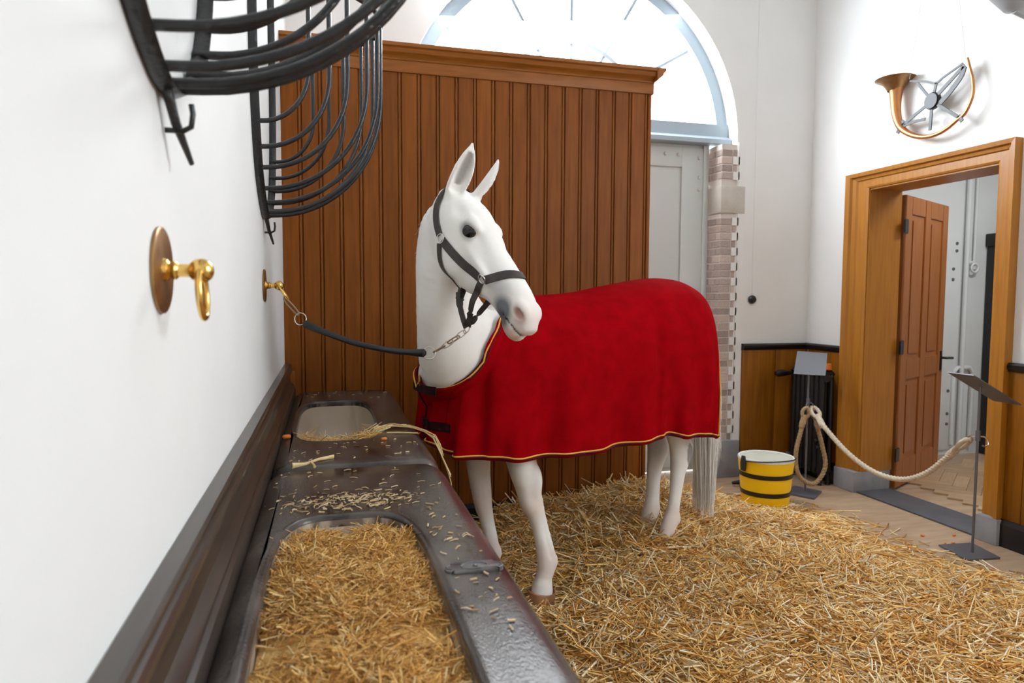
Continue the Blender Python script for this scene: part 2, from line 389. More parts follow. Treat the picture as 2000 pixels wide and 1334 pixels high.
# ---- dado panelling, cap rail and baseboard on the back and right walls
def dado(nm, lab, axis, a0, a1, pos, sgn, grooves):
    t = struct(thing(nm, lab, None, (a0, pos, 0) if axis == 0 else (pos, a0, 0)))
    n = max(1, round((a1 - a0) / grooves))
    for i in range(n):
        c0 = a0 + (a1 - a0) * i / n + .002; c1 = a0 + (a1 - a0) * (i + 1) / n - .002
        q0, q1 = sorted((pos, pos + sgn * .02))
        if axis == 0: box('panel', c0, c1, q0, q1, .16, 1.075, M['dado'], t, bevel=.003)
        else: box('panel', q0, q1, c0, c1, .16, 1.075, M['dado'], t, bevel=.003)
    s = sgn
    prof = [(pos, 1.062), (pos + s * .028, 1.066), (pos + s * .042, 1.085), (pos + s * .042, 1.105), (pos + s * .03, 1.118), (pos, 1.118)]
    ex('cap_rail', prof, axis, a0, a1, M['black_gloss'], t, auto=40)
    prof = [(pos, 0), (pos + s * .045, 0), (pos + s * .045, .135), (pos + s * .03, .165), (pos, .165)]
    ex('baseboard', prof, axis, a0, a1, M['black_gloss'], t)
    return t
dado('baseboard_back', 'brown dado panelling with black cap rail beside brick jamb', 0, 3.582, XR - .001, YB, -1, 0.32)
dado('baseboard_right_corner', 'brown dado panelling with black cap rail behind the radiator', 1, 4.585, YB - .046, XR, -1, 0.23)
dado('baseboard_right', 'honey brown dado panelling with black cap rail beside the doorway', 1, 1.72, 3.198, XR, -1, 0.115)

# ---- doorway: casing, lining, plinths, threshold
dr = struct(thing('door_1', 'open doorway with varnished wooden casing and stone plinths', None, (XR, 3.85, 0)))
CPF = [(0, .02), (0, -.02), (.1, -.026), (.5, -.026), (.56, -.036), (.72, -.040), (.78, -.058), (1, -.062), (1, 0)]   # across the face, depth
pl = 0.16
def casing_run(nm, st0, st1):
    n = len(CPF); v = [st0(w, d) for w, d in CPF] + [st1(w, d) for w, d in CPF]
    fix_normals(mk(nm, v, [tuple(range(n)), tuple(range(2 * n - 1, n - 1, -1))] + [(k, k + n, (k + 1) % n + n, (k + 1) % n) for k in range(n)], M['casing'], dr))
YFAR, YNEA, ZHD = lambda w: DY1 + (4.572 - DY1) * w, lambda w: DY0 + (3.20 - DY0) * w, lambda w: DZ + (2.448 - DZ) * w
casing_run('casing_side', lambda w, d: (XR + d, YFAR(w), pl), lambda w, d: (XR + d, YFAR(w), ZHD(w)))
casing_run('casing_head', lambda w, d: (XR + d, YFAR(w), ZHD(w)), lambda w, d: (XR + d, YNEA(w), ZHD(w)))
casing_run('casing_side', lambda w, d: (XR + d, YNEA(w), ZHD(w)), lambda w, d: (XR + d, YNEA(w), pl))
box('plinth_block', XR - .07, XR + .27, DY1 - .006, 4.583, 0, pl, M['plinth'], dr, bevel=.006)
box('plinth_block', XR - .07, XR + .27, 3.188, DY0 + .006, 0, pl, M['plinth'], dr, bevel=.006)
box('lining', XR - .012, XR + .28, DY1 - .006, DY1 + .002, pl, DZ, M['lining'], dr); box('lining', XR - .012, XR + .28, DY0 - .002, DY0 + .006, pl, DZ, M['lining'], dr)
box('lining', XR - .012, XR + .28, DY0, DY1, DZ - .012, DZ + .002, M['lining'], dr)
box('threshold', XR - .04, XR + .28, DY0 + .006, DY1 - .006, 0.0, 0.012, M['slate'], dr, bevel=.003)
# door leaf, swung open into the passage
leaf = struct(thing('door_3', 'brown four panel door standing open into the passage', None, (4.53, 4.35, 0)))
LANG = math.atan2(4.80 - 4.35, 5.43 - 4.53); LW = 0.98; LT = .04
def lpt(a, b, z): return (4.53 + a * math.cos(LANG) - b * math.sin(LANG), 4.35 + a * math.sin(LANG) + b * math.cos(LANG), z)
def lbox(nm, a0, a1, b0, b1, z0, z1, m, parent=leaf, bevel=.0):
    v, f = box_vf(a0, a1, b0, b1, z0, z1); o = mk(nm, [lpt(*p) for p in v], f, m, parent)
    if bevel:
        bm = bmesh.new(); bm.from_mesh(o.data); bmesh.ops.bevel(bm, geom=bm.edges[:], offset=bevel, segments=2, affect='EDGES'); bm.to_mesh(o.data); bm.free()
    return o
LH = 2.29
lbox('slab', 0, LW, .012, LT - .012, .015, LH, M['door'])
for a0, a1 in ((0, .13), (.43, .55), (LW - .13, LW)): lbox('stile', a0, a1, 0, LT, .015, LH, M['door'], bevel=.004)
for z0, z1 in ((.015, .22), (.86, 1.02), (LH - .14, LH)):
    lbox('rail', .13, .43, .001, LT - .001, z0, z1, M['door'], bevel=.004); lbox('rail', .55, LW - .13, .001, LT - .001, z0, z1, M['door'], bevel=.004)
for a0, a1 in ((.13, .43), (.55, LW - .13)):
    for z0, z1 in ((.22, .86), (1.02, LH - .14)):
        lbox('door_panel', a0 + .035, a1 - .035, .004, LT - .004, z0 + .035, z1 - .035, M['door'], bevel=.009)
for z in (2.05, 1.12, .28): lbox('hinge', -.045, .03, -.012, .0, z - .055, z + .055, M['black_gloss'], bevel=.004)
hd = lbox('lock_plate', LW - .07, LW - .035, -.008, 0, .88, 1.05, M['black_gloss'])
tube('handle', [lpt(LW - .05, -.005, .99), lpt(LW - .05, -.05, .99), lpt(LW - .02, -.06, .99), lpt(LW + .06, -.06, .985)], .011, M['black_gloss'], leaf, n=8)

# ---- passage beyond the doorway
struct(box('floor_passage', XR, 7.2, 1.6, 5.3, -0.1, -0.008, M['floor']), 'timber floor under the passage blocks')
struct(box('wall_passage_back', XR + .26, 7.2, 5.25, 5.45, 0, 3.2, M['room_white']), 'white painted passage wall with pipes')
struct(box('wall_passage_end', 7.2, 7.4, 1.6, 5.45, 0, 3.2, M['room_white']), 'white end wall of the passage')
struct(box('wall_passage_front', XR + .26, 7.2, 1.4, 1.6, 0, 3.2, M['room_white']), 'white near wall of the passage')
struct(box('ceiling_passage', XR + .26, 7.4, 1.4, 5.45, 3.2, 3.3, M['ceiling']), 'white passage ceiling')
pk = struct(thing('floor_parquet', 'herringbone oak block floor in the passage', None, (5.2, 4.0, 0)))
blk0 = mk('floor_block', *box_vf(-.1985, .1985, -.0485, .0485, -.007, 0.006), M['parquet'], pk); COL.objects.unlink(blk0)
c45 = math.radians(38); BLn, BWd = .4, .1
for i in range(-14, 15):
    for j in range(-4, 5):
        ox, oy = i * BWd + j * BLn, i * BWd - j * BLn
        for bx, by, rz in ((ox + BLn / 2, oy + BWd / 2, 0), (ox + BWd / 2, oy + BWd + BLn / 2, PI / 2)):
            X = 5.1 + bx * math.cos(c45) - by * math.sin(c45); Y = 4.1 + bx * math.sin(c45) + by * math.cos(c45)
            if XR + .5 < X < 6.5 and 3.3 < Y < 5.0:
                q = copy_part(blk0, pk, Vector((X, Y, 0)) - pk.location); q.rotation_euler.z = c45 + rz
tube('trim_1', [(6.10, 5.215, 0.02), (6.10, 5.215, 1.5), (6.10, 5.215, 3.1)], .022, M['room_white'], n=10)['kind'] = 'structure'
tube('trim_2', [(6.20, 5.225, 1.78), (6.20, 5.225, 2.5), (6.20, 5.225, 3.1)], .012, M['room_white'], n=10)['kind'] = 'structure'
tube('trim_3', [(6.02, 5.225, .1), (6.02, 5.225, .8), (6.06, 5.225, .84), (6.2, 5.225, .84), (6.24, 5.225, .80), (6.24, 5.225, .1)], .02, M['room_white'], n=10)['kind'] = 'structure'
d4 = struct(thing('door_4', 'white painted cupboard door in the passage wall', None, (5.7, 5.24, 0)))
box('leaf', 5.35, 6.05, 5.235, 5.25, .05, 2.10, M['room_white'], d4, bevel=.003)
for z in (2.02, 1.95, 1.78, 1.68, .62, .4, .3): lathe('stud', [(0, -.01), (.013, -.008), (.016, 0)], (6.0 - .03 * (z < 1.9), 5.235, z), M['dark_steel'], d4, axis=(0, 1, 0), n=10)
wr = thing('wall_ring', 'small white iron ring on the passage wall pipe', 'ring', (6.19, 5.2, 1.74))
tube('ring', circle((6.19, 5.205, 1.79), .04, 20), .011, M['room_white'], wr, n=8, closed=True); lathe('stem', [(0, -.03), (.02, -.03), (.024, .012), (0, .014)], (6.19, 5.235, 1.835), M['room_white'], wr, axis=(0, 1, 0), n=12)
cb = thing('passage_cabinet', 'tall black cabinet against the passage wall', 'cabinet', (6.75, 5.0, 0))
box('body', 6.37, 7.1, 4.85, 5.24, .0, 2.02, M['black_cast'], cb, bevel=.006); box('top', 6.35, 7.12, 4.83, 5.245, 2.0, 2.12, M['black_cast'], cb, bevel=.008); box('cabinet_door', 6.4, 6.73, 4.838, 4.852, .1, 1.95, M['black_gloss'], cb, bevel=.005); box('cabinet_door', 6.74, 7.07, 4.838, 4.852, .1, 1.95, M['black_gloss'], cb, bevel=.005)
pl_t = thing('ceiling_lamp', 'flat white ceiling lamp in the passage', 'lamp', (5.5, 3.6, 3.14))
box('housing', 5.0, 6.0, 3.4, 3.8, 3.16, 3.2, M['white_paint'], pl_t, bevel=.01)
area_light('passage_lamp_offscreen', (5.5, 3.6, 3.15), (5.5, 3.7, 0), 1.0, .4, 34, (0.95, 0.98, 1.0))

# ------------------------------------------------------------------ stall partition
YP = 4.30
par = thing('stall_partition', 'tall varnished partition of beaded vertical boards with moulded cornice', 'partition', (1.17, YP, 0))
NB = 20; BW = 2.325 / NB
def board_prof(w):
    # front is -y; flat face, quirk, bead, quirk
    return [(0, .0), (0, -.017), (.004, -.022), (w - .026, -.022), (w - .0225, -.014), (w - .0205, -.014), (w - .018, -.021), (w - .013, -.0225), (w - .008, -.021), (w - .0055, -.014), (w - .003, -.014), (w - .0015, -.010), (w, 0)]
bo = ex('board', [(x, y + YP) for x, y in board_prof(BW)], 2, .17, 2.85, M['board'], par)
for i in range(1, NB):
    copy_part(bo, par, bo.location + Vector((BW * i, 0, 0)))
box('core', 0.001, 2.325, YP + .001, YP + .06, 0.0, 2.97, M['board'], par)
box('end_post', 2.326, 2.352, YP - .022, YP + .075, 0.0, 2.86, M['board'], par, bevel=.006)
box('frieze', 0.001, 2.362, YP - .034, YP + .09, 2.845, 2.93, M['wood_trim'], par, bevel=.004)
cp = [(YP + .02, 2.915), (YP - .040, 2.915), (YP - .044, 2.925), (YP - .052, 2.935), (YP - .072, 2.95), (YP - .082, 2.972), (YP - .094, 2.98), (YP - .094, 3.0), (YP + .15, 3.0), (YP + .15, 2.98), (YP + .1, 2.915)]
ex('cornice', cp, 0, 0.001, 2.362, M['wood_trim'], par)
cq = [(2.355, 2.915), (2.365, 2.925), (2.375, 2.935), (2.395, 2.95), (2.405, 2.972), (2.418, 2.98), (2.418, 3.0), (2.355, 3.0)]
fix_normals(mk('cornice_return', *extrude([(a, b) for a, b in cq], 1, YP - .094, YP + .15), M['wood_trim'], par))
ex('baseboard', [(YP, 0), (YP - .045, 0), (YP - .045, .145), (YP - .034, .165), (YP - .022, .17), (YP, .17)], 0, 0.001, 2.34, M['black_gloss'], par)
box('bracket_block', .005, .06, YP - .07, YP - .024, .90, 1.06, M['board'], par, bevel=.003)

# ------------------------------------------------------------------ wall rail and mangers
rp = [(0.001, 1.10), (.031, 1.10), (.036, 1.095), (.036, 1.086), (.030, 1.084), (.030, 1.078), (.038, 1.075), (.043, 1.068), (.044, 1.060), (.041, 1.052), (.034, 1.049), (.032, 1.02), (.034, .995), (.046, .985), (.052, .978), (.052, .968), (.046, .966), (.046, .961), (.058, .957), (.060, .948), (.060, .90), (0.001, .90)]
rail = ex('wall_rail', rp, 1, -0.6, YP - .03, M['rail'], None, auto=22)
tag(rail, 'dark brown moulded rail running along the white wall above the mangers', 'rail')

def superellipse(cx, cy, rx, ry, e, th):
    c, s = math.cos(th), math.sin(th)
    return cx + rx * math.copysign(abs(c) ** (2 / e), c), cy + ry * math.copysign(abs(s) ** (2 / e), s)
def manger(label, x0, x1, y0, y1, ox0, ox1, oy0, oy1, zt, grp=None):
    t = thing('manger', label, 'manger', ((x0 + x1) / 2, (y0 + y1) / 2, 0.0))
    n = 160; cx, cy = (ox0 + ox1) / 2, (oy0 + oy1) / 2; rx, ry = (ox1 - ox0) / 2, (oy1 - oy0) / 2
    ccx, ccy = (x0 + x1) / 2, (y0 + y1) / 2; hx, hy = (x1 - x0) / 2, (y1 - y0) / 2
    FX, FY = .062, .014
    rings = []
    def ring(fn): rings.append([fn(2 * PI * k / n) for k in range(n)])
    inner = lambda th, s=1.0: superellipse(cx, cy, rx * s, ry * s, 4.2, th)
    def outer(th, dx, dy):
        return superellipse(ccx, ccy, hx - dx, hy - dy, 26.0, th)
    def lip(w, dz):
        def fn(th):
            a = inner(th); nx, ny = (a[0] - cx) / rx, (a[1] - cy) / ry; l = math.hypot(nx, ny) + 1e-9
            return (a[0] + nx / l * w, a[1] + ny / l * w, zt + dz)
        return fn
    ring(lip(0, -.03)); ring(lip(0, -.010)); ring(lip(.004, -.003)); ring(lip(.012, 0.0015)); ring(lip(.022, 0.0))
    for f in (.25, .5, .75):
        def mid(th, f=f):
            a = lip(.022, 0)(th); o = outer(th, FX, FY); return (a[0] * (1 - f) + o[0] * f, a[1] * (1 - f) + o[1] * f, zt)
        ring(mid)
    for q in range(0, 7):
        ph = q / 6 * PI / 2
        ring(lambda th, ph=ph: (*outer(th, FX * (1 - math.sin(ph)), FY * (1 - math.sin(ph))), zt - .055 * (1 - math.cos(ph))))
    ring(lambda th: (*outer(th, 0, 0), zt - .09)); ring(lambda th: (*outer(th, .01, 0), zt - .1)); ring(lambda th: (*outer(th, .03, .004), .42)); ring(lambda th: (*outer(th, .06, .01), .40)); ring(lambda th: (*superellipse(ccx, ccy, .02, .05, 2, th), .40))
    v = [p for r in rings for p in r]; f = []
    for i in range(len(rings) - 1):
        for k in range(n):
            l = (k + 1) % n; f.append((i * n + k, i * n + l, (i + 1) * n + l, (i + 1) * n + k))
    o = fix_normals(mk('manger_top', v, f, M['manger'], t, auto=45))
    rings = []
    for s, z in ((1.0, zt - .012), (1.0, zt - .04), (.985, zt - .12), (.95, zt - .20), (.85, zt - .26), (.6, zt - .29), (.05, zt - .295)):
        rings.append([(*inner(2 * PI * k / n, s), z) for k in range(n)])
    v = [p for r in rings for p in r]; f = []
    for i in range(len(rings) - 1):
        for k in range(n):
            l = (k + 1) % n; f.append((i * n + k, (i + 1) * n + k, (i + 1) * n + l, i * n + l))
    f.append(tuple((len(rings) - 1) * n + k for k in range(n)))
    mk('basin', v, f, M['basin'], t, smooth=True)
    return t
ZM = .93
mg_far = manger('dark enamelled manger with shallow cream basin at the board partition', .045, .628, 2.372, 4.262, .113, .458, 2.78, 3.85, ZM)
mg_near = manger('dark enamelled manger heaped full of chopped straw, oval maker plate on rim', .045, .628, .20, 2.335, .118, .458, .55, 1.815, ZM)
# raised maker's cartouche on the near manger rim
def plaque(parent):
    cx, cy, zt = .537, 1.385, ZM
    b = MB()
    def poly(s):
        pts = []
        w, h = .046 * s, .026 * s
        pts += [(-w, -h), (w, -h), (w, -h * .55)]
        for k in range(9):
            a = -PI / 2 * .8 + PI * .8 * k / 8; pts.append((w + .017 * s * math.cos(a), .72 * h * math.sin(a)))
        pts += [(w, h * .55), (w, h), (-w, h), (-w, h * .55)]
        for k in range(9):
            a = PI / 2 * 1.2 + PI * .8 * k / 8; pts.append((-w + .017 * s * math.cos(a), .72 * h * math.sin(a)))
        pts.append((-w, -h * .55)); return pts
    P0, P1 = poly(1.0), poly(.93); n = len(P0)
    v = [(cx + x, cy + y, zt - .004) for x, y in P0] + [(cx + x, cy + y, zt + .004) for x, y in P0] + [(cx + x, cy + y, zt + .006) for x, y in P1]
    f = [tuple(range(2 * n, 3 * n))]
    for i in range(2):
        for k in range(n): f.append((i * n + k, i * n + (k + 1) % n, (i + 1) * n + (k + 1) % n, (i + 1) * n + k))
    pq = fix_normals(mk('maker_plate', v, f, M['maker'], parent, auto=40))
    tube('oval_rim', circle((cx, cy, zt + .006), .028, 40, (1, 0, 0), (0, 1, 0), .017), .0022, M['maker'], pq, n=8, closed=True)
    for s in (-1, 1):
        tube('scroll', [(cx + s * .05, cy - .012, zt + .0055), (cx + s * .057, cy - .006, zt + .006), (cx + s * .057, cy + .006, zt + .006), (cx + s * .05, cy + .012, zt + .0055)], .0018, M['maker'], pq, n=6)
    lathe('boss', [(.006, 0), (.005, .0035), (0, .0045)], (cx + .002, cy, zt + .005), M['maker'], pq, n=12)
plaque(mg_near)

# ------------------------------------------------------------------ hay racks
def hay_rack(yc, label):
    t = thing('hay_rack', label, 'hay rack', (0.0, yc, 1.72), group='iron hay racks on the white wall')
    zb, zs, zr = 1.82, 2.32, 2.61; hw = .44
    zd = np.array([0, .06, .14, .22, .30, .345, .385, .42, .44]); zz = np.array([1.815, 1.822, 1.850, 1.892, 1.955, 2.02, 2.10, 2.22, 2.36])
    U = [(.012, yc - hw, z) for z in (2.95, 2.8, 2.61, 2.48)] + [(.012, yc + d, float(np.interp(abs(d), zd, zz))) for d in (-.44, -.42, -.385, -.345, -.30, -.22, -.14, -.06, 0, .06, .14, .22, .30, .345, .385, .42, .44)] + [(.012, yc + hw, z) for z in (2.48, 2.61, 2.8, 2.95)]
    tube('wall_strap', crom(U, 70), .008, M['black_iron'], t, n=4, ry=.018, up0=(0, 1, 0))
    dx = np.array([0, .06, .14, .22, .30, .345, .385, .43]); xx = np.array([.470, .467, .450, .405, .33, .265, .195, .10])
    for dy in (-.385, -.345, -.30, -.22, -.14, -.06, .0, .06, .14, .22, .30, .345, .385):
        xi = float(np.interp(abs(dy), dx, xx)); zi = float(np.interp(abs(dy), zd, zz)) + .008; h = min(xi * 1.0, zr - zi - .05)
        P = [(.005, yc + dy, zi)]
        for k in range(0, 11):
            a = PI / 2 * k / 10; P.append((.03 + (xi - .03) * math.sin(a), yc + dy, zi + h * (1 - math.cos(a))))
        for q in (.33, .66, 1.0): P.append((xi, yc + dy, zi + h + (zr - zi - h) * q))
        tube('rib', crom(P, 30), .0085, M['black_iron'], t, n=8)
    R = [(.005, yc - hw, zr)] + [(float(np.interp(abs(d), dx, xx)) + .004, yc + d, zr) for d in (-.42, -.36, -.3, -.2, -.1, 0, .1, .2, .3, .36, .42)] + [(.005, yc + hw, zr)]
    tube('top_rail', crom(R, 40), .011, M['black_iron'], t, n=8)
    tube('tail_spike', [(.012, yc - .012, zb + .012), (.014, yc - .003, zb - .004), (.02, yc + .03, zb - .05), (.034, yc + .075, zb - .105)], [.010, .012, .010, .005], M['black_iron'], t, n=8, ry=[.006, .008, .007, .004])
    tube('hook', [(.004, yc + .03, zb - .062), (.03, yc + .03, zb - .062), (.042, yc + .03, zb - .055), (.045, yc + .03, zb - .035), (.043, yc + .03, zb - .02)], .0045, M['black_iron'], t, n=7)
    return t
hay_rack(2.97, 'black iron basket hay rack on white wall beside the board partition')
hay_rack(1.17, 'black iron basket hay rack on white wall above the straw filled manger')

# ------------------------------------------------------------------ brass tie rings
def tie_ring(y, z, label, ring_dir):
    t = thing('tie_ring', label, 'tie ring', (0, y, z))
    lathe('back_plate', [(0, 0.001), (.066, 0.001), (.066, .005), (.063, .007), (0, .0072)], (0, y, z), M['brass_old'], t, axis=(1, 0, 0), n=48)
    lathe('stem', [(.019, .006), (.017, .012), (.012, .015), (.014, .019), (.014, .023), (.010, .027), (.010, .042), (.012, .046)], (0, y, z), M['brass'], t, axis=(1, 0, 0), n=24)
    prof = [(.019 * math.sin(PI * k / 12), .058 - .019 * math.cos(PI * k / 12)) for k in range(13)]
    lathe('ball', prof, (0, y, z), M['brass'], t, axis=(1, 0, 0), n=24)
    d = np.array(ring_dir, float); d /= np.linalg.norm(d); w = np.array([0, 1.0, 0]); w -= d * (w @ d); w /= np.linalg.norm(w)
    c = np.array([.058, y, z - .002]) + d * .033
    tube('ring', circle(c, .038, 40, d, w, .032), .0052, M['brass'], t, n=10, closed=True)
    return t
tie_ring(1.157, 1.538, 'brass tie ring with free hanging loop above the straw filled manger', (.05, .0, -1))
tie_ring(2.955, 1.541, 'brass tie ring holding the lead of the horse beside partition', (.55, -.25, -.8))

# ------------------------------------------------------------------ horse (one continuous body surface)
HO = np.array([1.475, 3.366, 0.0]); HF = np.array([-.969, -.245, 0.0]); HF /= np.linalg.norm(HF); HL = np.array([-HF[1], HF[0], 0.0]); ZU = np.array([0, 0, 1.0])
def hw(u, v, z): return HO + HF * u + HL * v + ZU * z
GR = 0.0075
G0 = np.array([0.48, 2.30, -0.02]); G1 = np.array([2.62, 4.05, 2.20])
GN = np.ceil((G1 - G0) / GR).astype(int) + 1
SDF = np.full(tuple(GN), 0.30, dtype=np.float32)
def sub(lo, hi, pad):
    a = np.clip(np.floor((np.array(lo) - pad - G0) / GR).astype(int), 0, GN - 1); b = np.clip(np.ceil((np.array(hi) + pad - G0) / GR).astype(int) + 1, 1, GN)
    ax = [G0[i] + GR * np.arange(a[i], b[i]) for i in range(3)]
    X = np.stack(np.meshgrid(*ax, indexing='ij'), -1).astype(np.float32)
    return tuple(slice(a[i], b[i]) for i in range(3)), X
def smin(a, b, k):
    h = np.clip(0.5 + 0.5 * (b - a) / k, 0, 1); return b * (1 - h) + a * h - k * h * (1 - h)
def smax(a, b, k): return -smin(-a, -b, k)
def union(sl, d, k): SDF[sl] = smin(SDF[sl], d.astype(np.float32), k)
def carve(sl, d, k): SDF[sl] = smax(SDF[sl], (-d).astype(np.float32), k)
def loft(P, Nn, ra, rb, k=.03, ex=2.0, capf=0.8, do=True):
    P = np.asarray(P, np.float32); Nn = np.asarray(Nn, np.float32); ra = np.asarray(ra, np.float32); rb = np.asarray(rb, np.float32)
    rm = max(ra.max(), rb.max()); sl, X = sub(P.min(0) - rm, P.max(0) + rm, 0.07)
    sh = X.shape[:3]; X = X.reshape(-1, 3); best = np.full(len(X), 1e9, np.float32); bt = np.zeros(len(X), np.float32)
    for i in range(len(P) - 1):
        d = P[i + 1] - P[i]; t = np.clip(((X - P[i]) @ d) / (d @ d), 0, 1); q = X - P[i] - t[:, None] * d; e = np.einsum('ij,ij->i', q, q)
        m = e < best; best[m] = e[m]; bt[m] = i + t[m]
    msk = best < (rm + .06) ** 2; full = np.full(len(X), .06, np.float32); X = X[msk]; bt = bt[msk]
    i0 = np.minimum(bt.astype(int), len(P) - 2); f = (bt - i0)[:, None]
    c = P[i0] * (1 - f) + P[i0 + 1] * f; nn = Nn[i0] * (1 - f) + Nn[i0 + 1] * f; f = f[:, 0]
    A = ra[i0] * (1 - f) + ra[i0 + 1] * f; Bq = rb[i0] * (1 - f) + rb[i0 + 1] * f
    Tn = P[i0 + 1] - P[i0]; Tn /= np.linalg.norm(Tn, axis=1)[:, None]
    nn = nn - Tn * np.sum(nn * Tn, 1)[:, None]; nn /= np.linalg.norm(nn, axis=1)[:, None]; bb = np.cross(Tn, nn)
    q = X - c; x = np.sum(q * nn, 1) / A; y = np.sum(q * bb, 1) / Bq; z = np.sum(q * Tn, 1) / (np.minimum(A, Bq) * capf)
    kk = (np.abs(x) ** ex + np.abs(y) ** ex + np.abs(z) ** ex) ** (1 / ex) + 1e-6
    r = np.linalg.norm(q, axis=1); d = r - r / kk; d = np.where(r < 1e-3, -np.minimum(A, Bq), d)
    full[msk] = d; d = full.reshape(sh)
    if do: union(sl, d, k)
    return sl, d
def ellip(c, axes, rad, k=.02, op='add'):
    c = np.asarray(c, np.float32); Ax = np.asarray(axes, np.float32); rad = np.asarray(rad, np.float32); rm = rad.max()
    sl, X = sub(c - rm, c + rm, 0.06); q = (X - c) @ Ax.T; n1 = np.linalg.norm(q / rad, axis=-1); n2 = np.linalg.norm(q / (rad * rad), axis=-1) + 1e-6
    d = n1 * (n1 - 1) / n2
    if op == 'add': union(sl, d, k)
    else: carve(sl, d, k)
def leg(rows, n=18, k=.03, lat=.82):
    rows = np.array(rows, float); C = crom(rows, n); P = np.array([hw(*r[:3]) for r in C]); r = C[:, 3]
    loft(P, np.tile(HF, (n, 1)), r, r * lat, k)

# trunk
TR = np.array([(-.80, 1.30, .16, .13), (-.70, 1.30, .25, .22), (-.58, 1.30, .275, .27), (-.42, 1.28, .295, .285), (-.2, 1.23, .31, .285), (.05, 1.18, .315, .30), (.25, 1.165, .315, .285), (.42, 1.17, .30, .25), (.56, 1.15, .25, .22), (.66, 1.12, .20, .18), (.72, 1.10, .15, .14)])
TC = crom(TR, 14)
loft([hw(r[0], 0, r[1]) for r in TC], np.tile(ZU, (14, 1)), TC[:, 2], TC[:, 3], ex=2.2)
for s in (-1, 1):
    ellip(hw(.47, s * .15, 1.12), (HF, HL, ZU), (.20, .11, .30), .06)       # shoulder
    ellip(hw(-.60, s * .15, 1.18), (HF, HL, ZU), (.22, .13, .33), .06)      # quarter
# legs: (u, v, z, radius)
NF = [(.47, .17, 1.0, .12), (.43, .19, .82, .092), (.414, .2, .718, .072), (.393, .208, .608, .059), (.367, .213, .532, .056), (.347, .217, .475, .045), (.321, .224, .379, .041), (.303, .23, .295, .046), (.295, .236, .222, .049), (.315, .24, .165, .041), (.326, .244, .118, .054), (.330, .247, .075, .052)]
leg(NF)
FFg = [(.47, -.17, 1.0, .12), (.462, -.18, .80, .085), (.455, -.18, .642, .064), (.429, -.18, .436, .050), (.405, -.18, .34, .038), (.377, -.18, .21, .038), (.37, -.18, .15, .044), (.385, -.18, .10, .038), (.395, -.18, .07, .052)]
leg(FFg)
NHg = [(-.60, .16, 1.05, .17), (-.585, .15, .87, .11), (-.612, .14, .73, .062), (-.632, .14, .63, .062), (-.615, .14, .543, .046), (-.606, .14, .458, .039), (-.588, .14, .346, .036), (-.574, .14, .29, .046), (-.553, .14, .24, .046), (-.537, .14, .19, .042), (-.527, .14, .14, .053)]
leg(NHg)
FHg = [(-.60, -.13, 1.05, .17), (-.60, -.09, .85, .10), (-.637, -.07, .70, .060), (-.645, -.07, .59, .058), (-.628, -.07, .50, .045), (-.621, -.07, .375, .042), (-.612, -.07, .285, .049), (-.592, -.07, .225, .052), (-.565, -.07, .17, .046), (-.548, -.07, .11, .056)]
leg(FHg)
ellip(hw(-.685, .14, .665), (HF, HL, ZU), (.025, .03, .055), .03); ellip(hw(-.695, -.07, .625), (HF, HL, ZU), (.025, .03, .055), .03)   # points of hock
ellip(hw(.395, .213, .53), (HF, HL, ZU), (.03, .04, .045), .02)       # knee cap
for u, v, z in ((.262, .234, .235), (.345, -.18, .15), (-.61, .14, .275), (-.645, -.07, .27)): ellip(hw(u, v, z), (HF, HL, ZU), (.022, .026, .034), .02)

for q in (1, -1):   # tendon grooves on the cannons
    sl, dg = loft([hw(.330, .222 + q * .045, .45), hw(.312, .226 + q * .043, .36), hw(.292, .23 + q * .046, .27)], np.tile(HF, (3, 1)), [.006, .010, .006], [.010, .012, .010], do=False); carve(sl, dg, .015)
ellip(hw(.44, .235, .74), (HF, HL, ZU), (.055, .05, .12), .03); ellip(hw(.36, .238, .63), (HF, HL, ZU), (.03, .03, .08), .02)
# head frame: a runs poll -> muzzle, b dorsal, c to the horse's right side
HA = np.array([.768, 2.692, 1.955]); HH = np.array([.386, -.461, -.799]); HH /= np.linalg.norm(HH)
R0 = np.array([-.444, -.852, .277]); N0 = np.array([.809, -.247, .534]); RHO = math.radians(20)
HN = N0 * math.cos(RHO) + R0 * math.sin(RHO); HN -= HH * (HN @ HH); HN /= np.linalg.norm(HN); HR = np.cross(HH, HN)
def hd_(a, b, c): return HA + HH * a + HN * b + HR * c
HAX = (HH, HN, HR)
# neck
NK = np.array([  # x, y, z, ventral heading deg, dorso-ventral half, lateral half
    (*hw(.40, .02, 1.17), 194, .28, .19), (.86, 3.06, 1.245, 203, .235, .155), (.752, 2.955, 1.43, 232, .180, .125), (.708, 2.862, 1.604, 272, .150, .103), (.722, 2.785, 1.745, 300, .146, .088), (.775, 2.715, 1.815, 320, .100, .074)])
NC = crom(NK, 30)
ND = np.stack([np.cos(np.radians(NC[:, 3])), np.sin(np.radians(NC[:, 3])), 0 * NC[:, 3]], 1)
loft(NC[:, :3], ND, NC[:, 4], NC[:, 5], k=.06, ex=2.1)
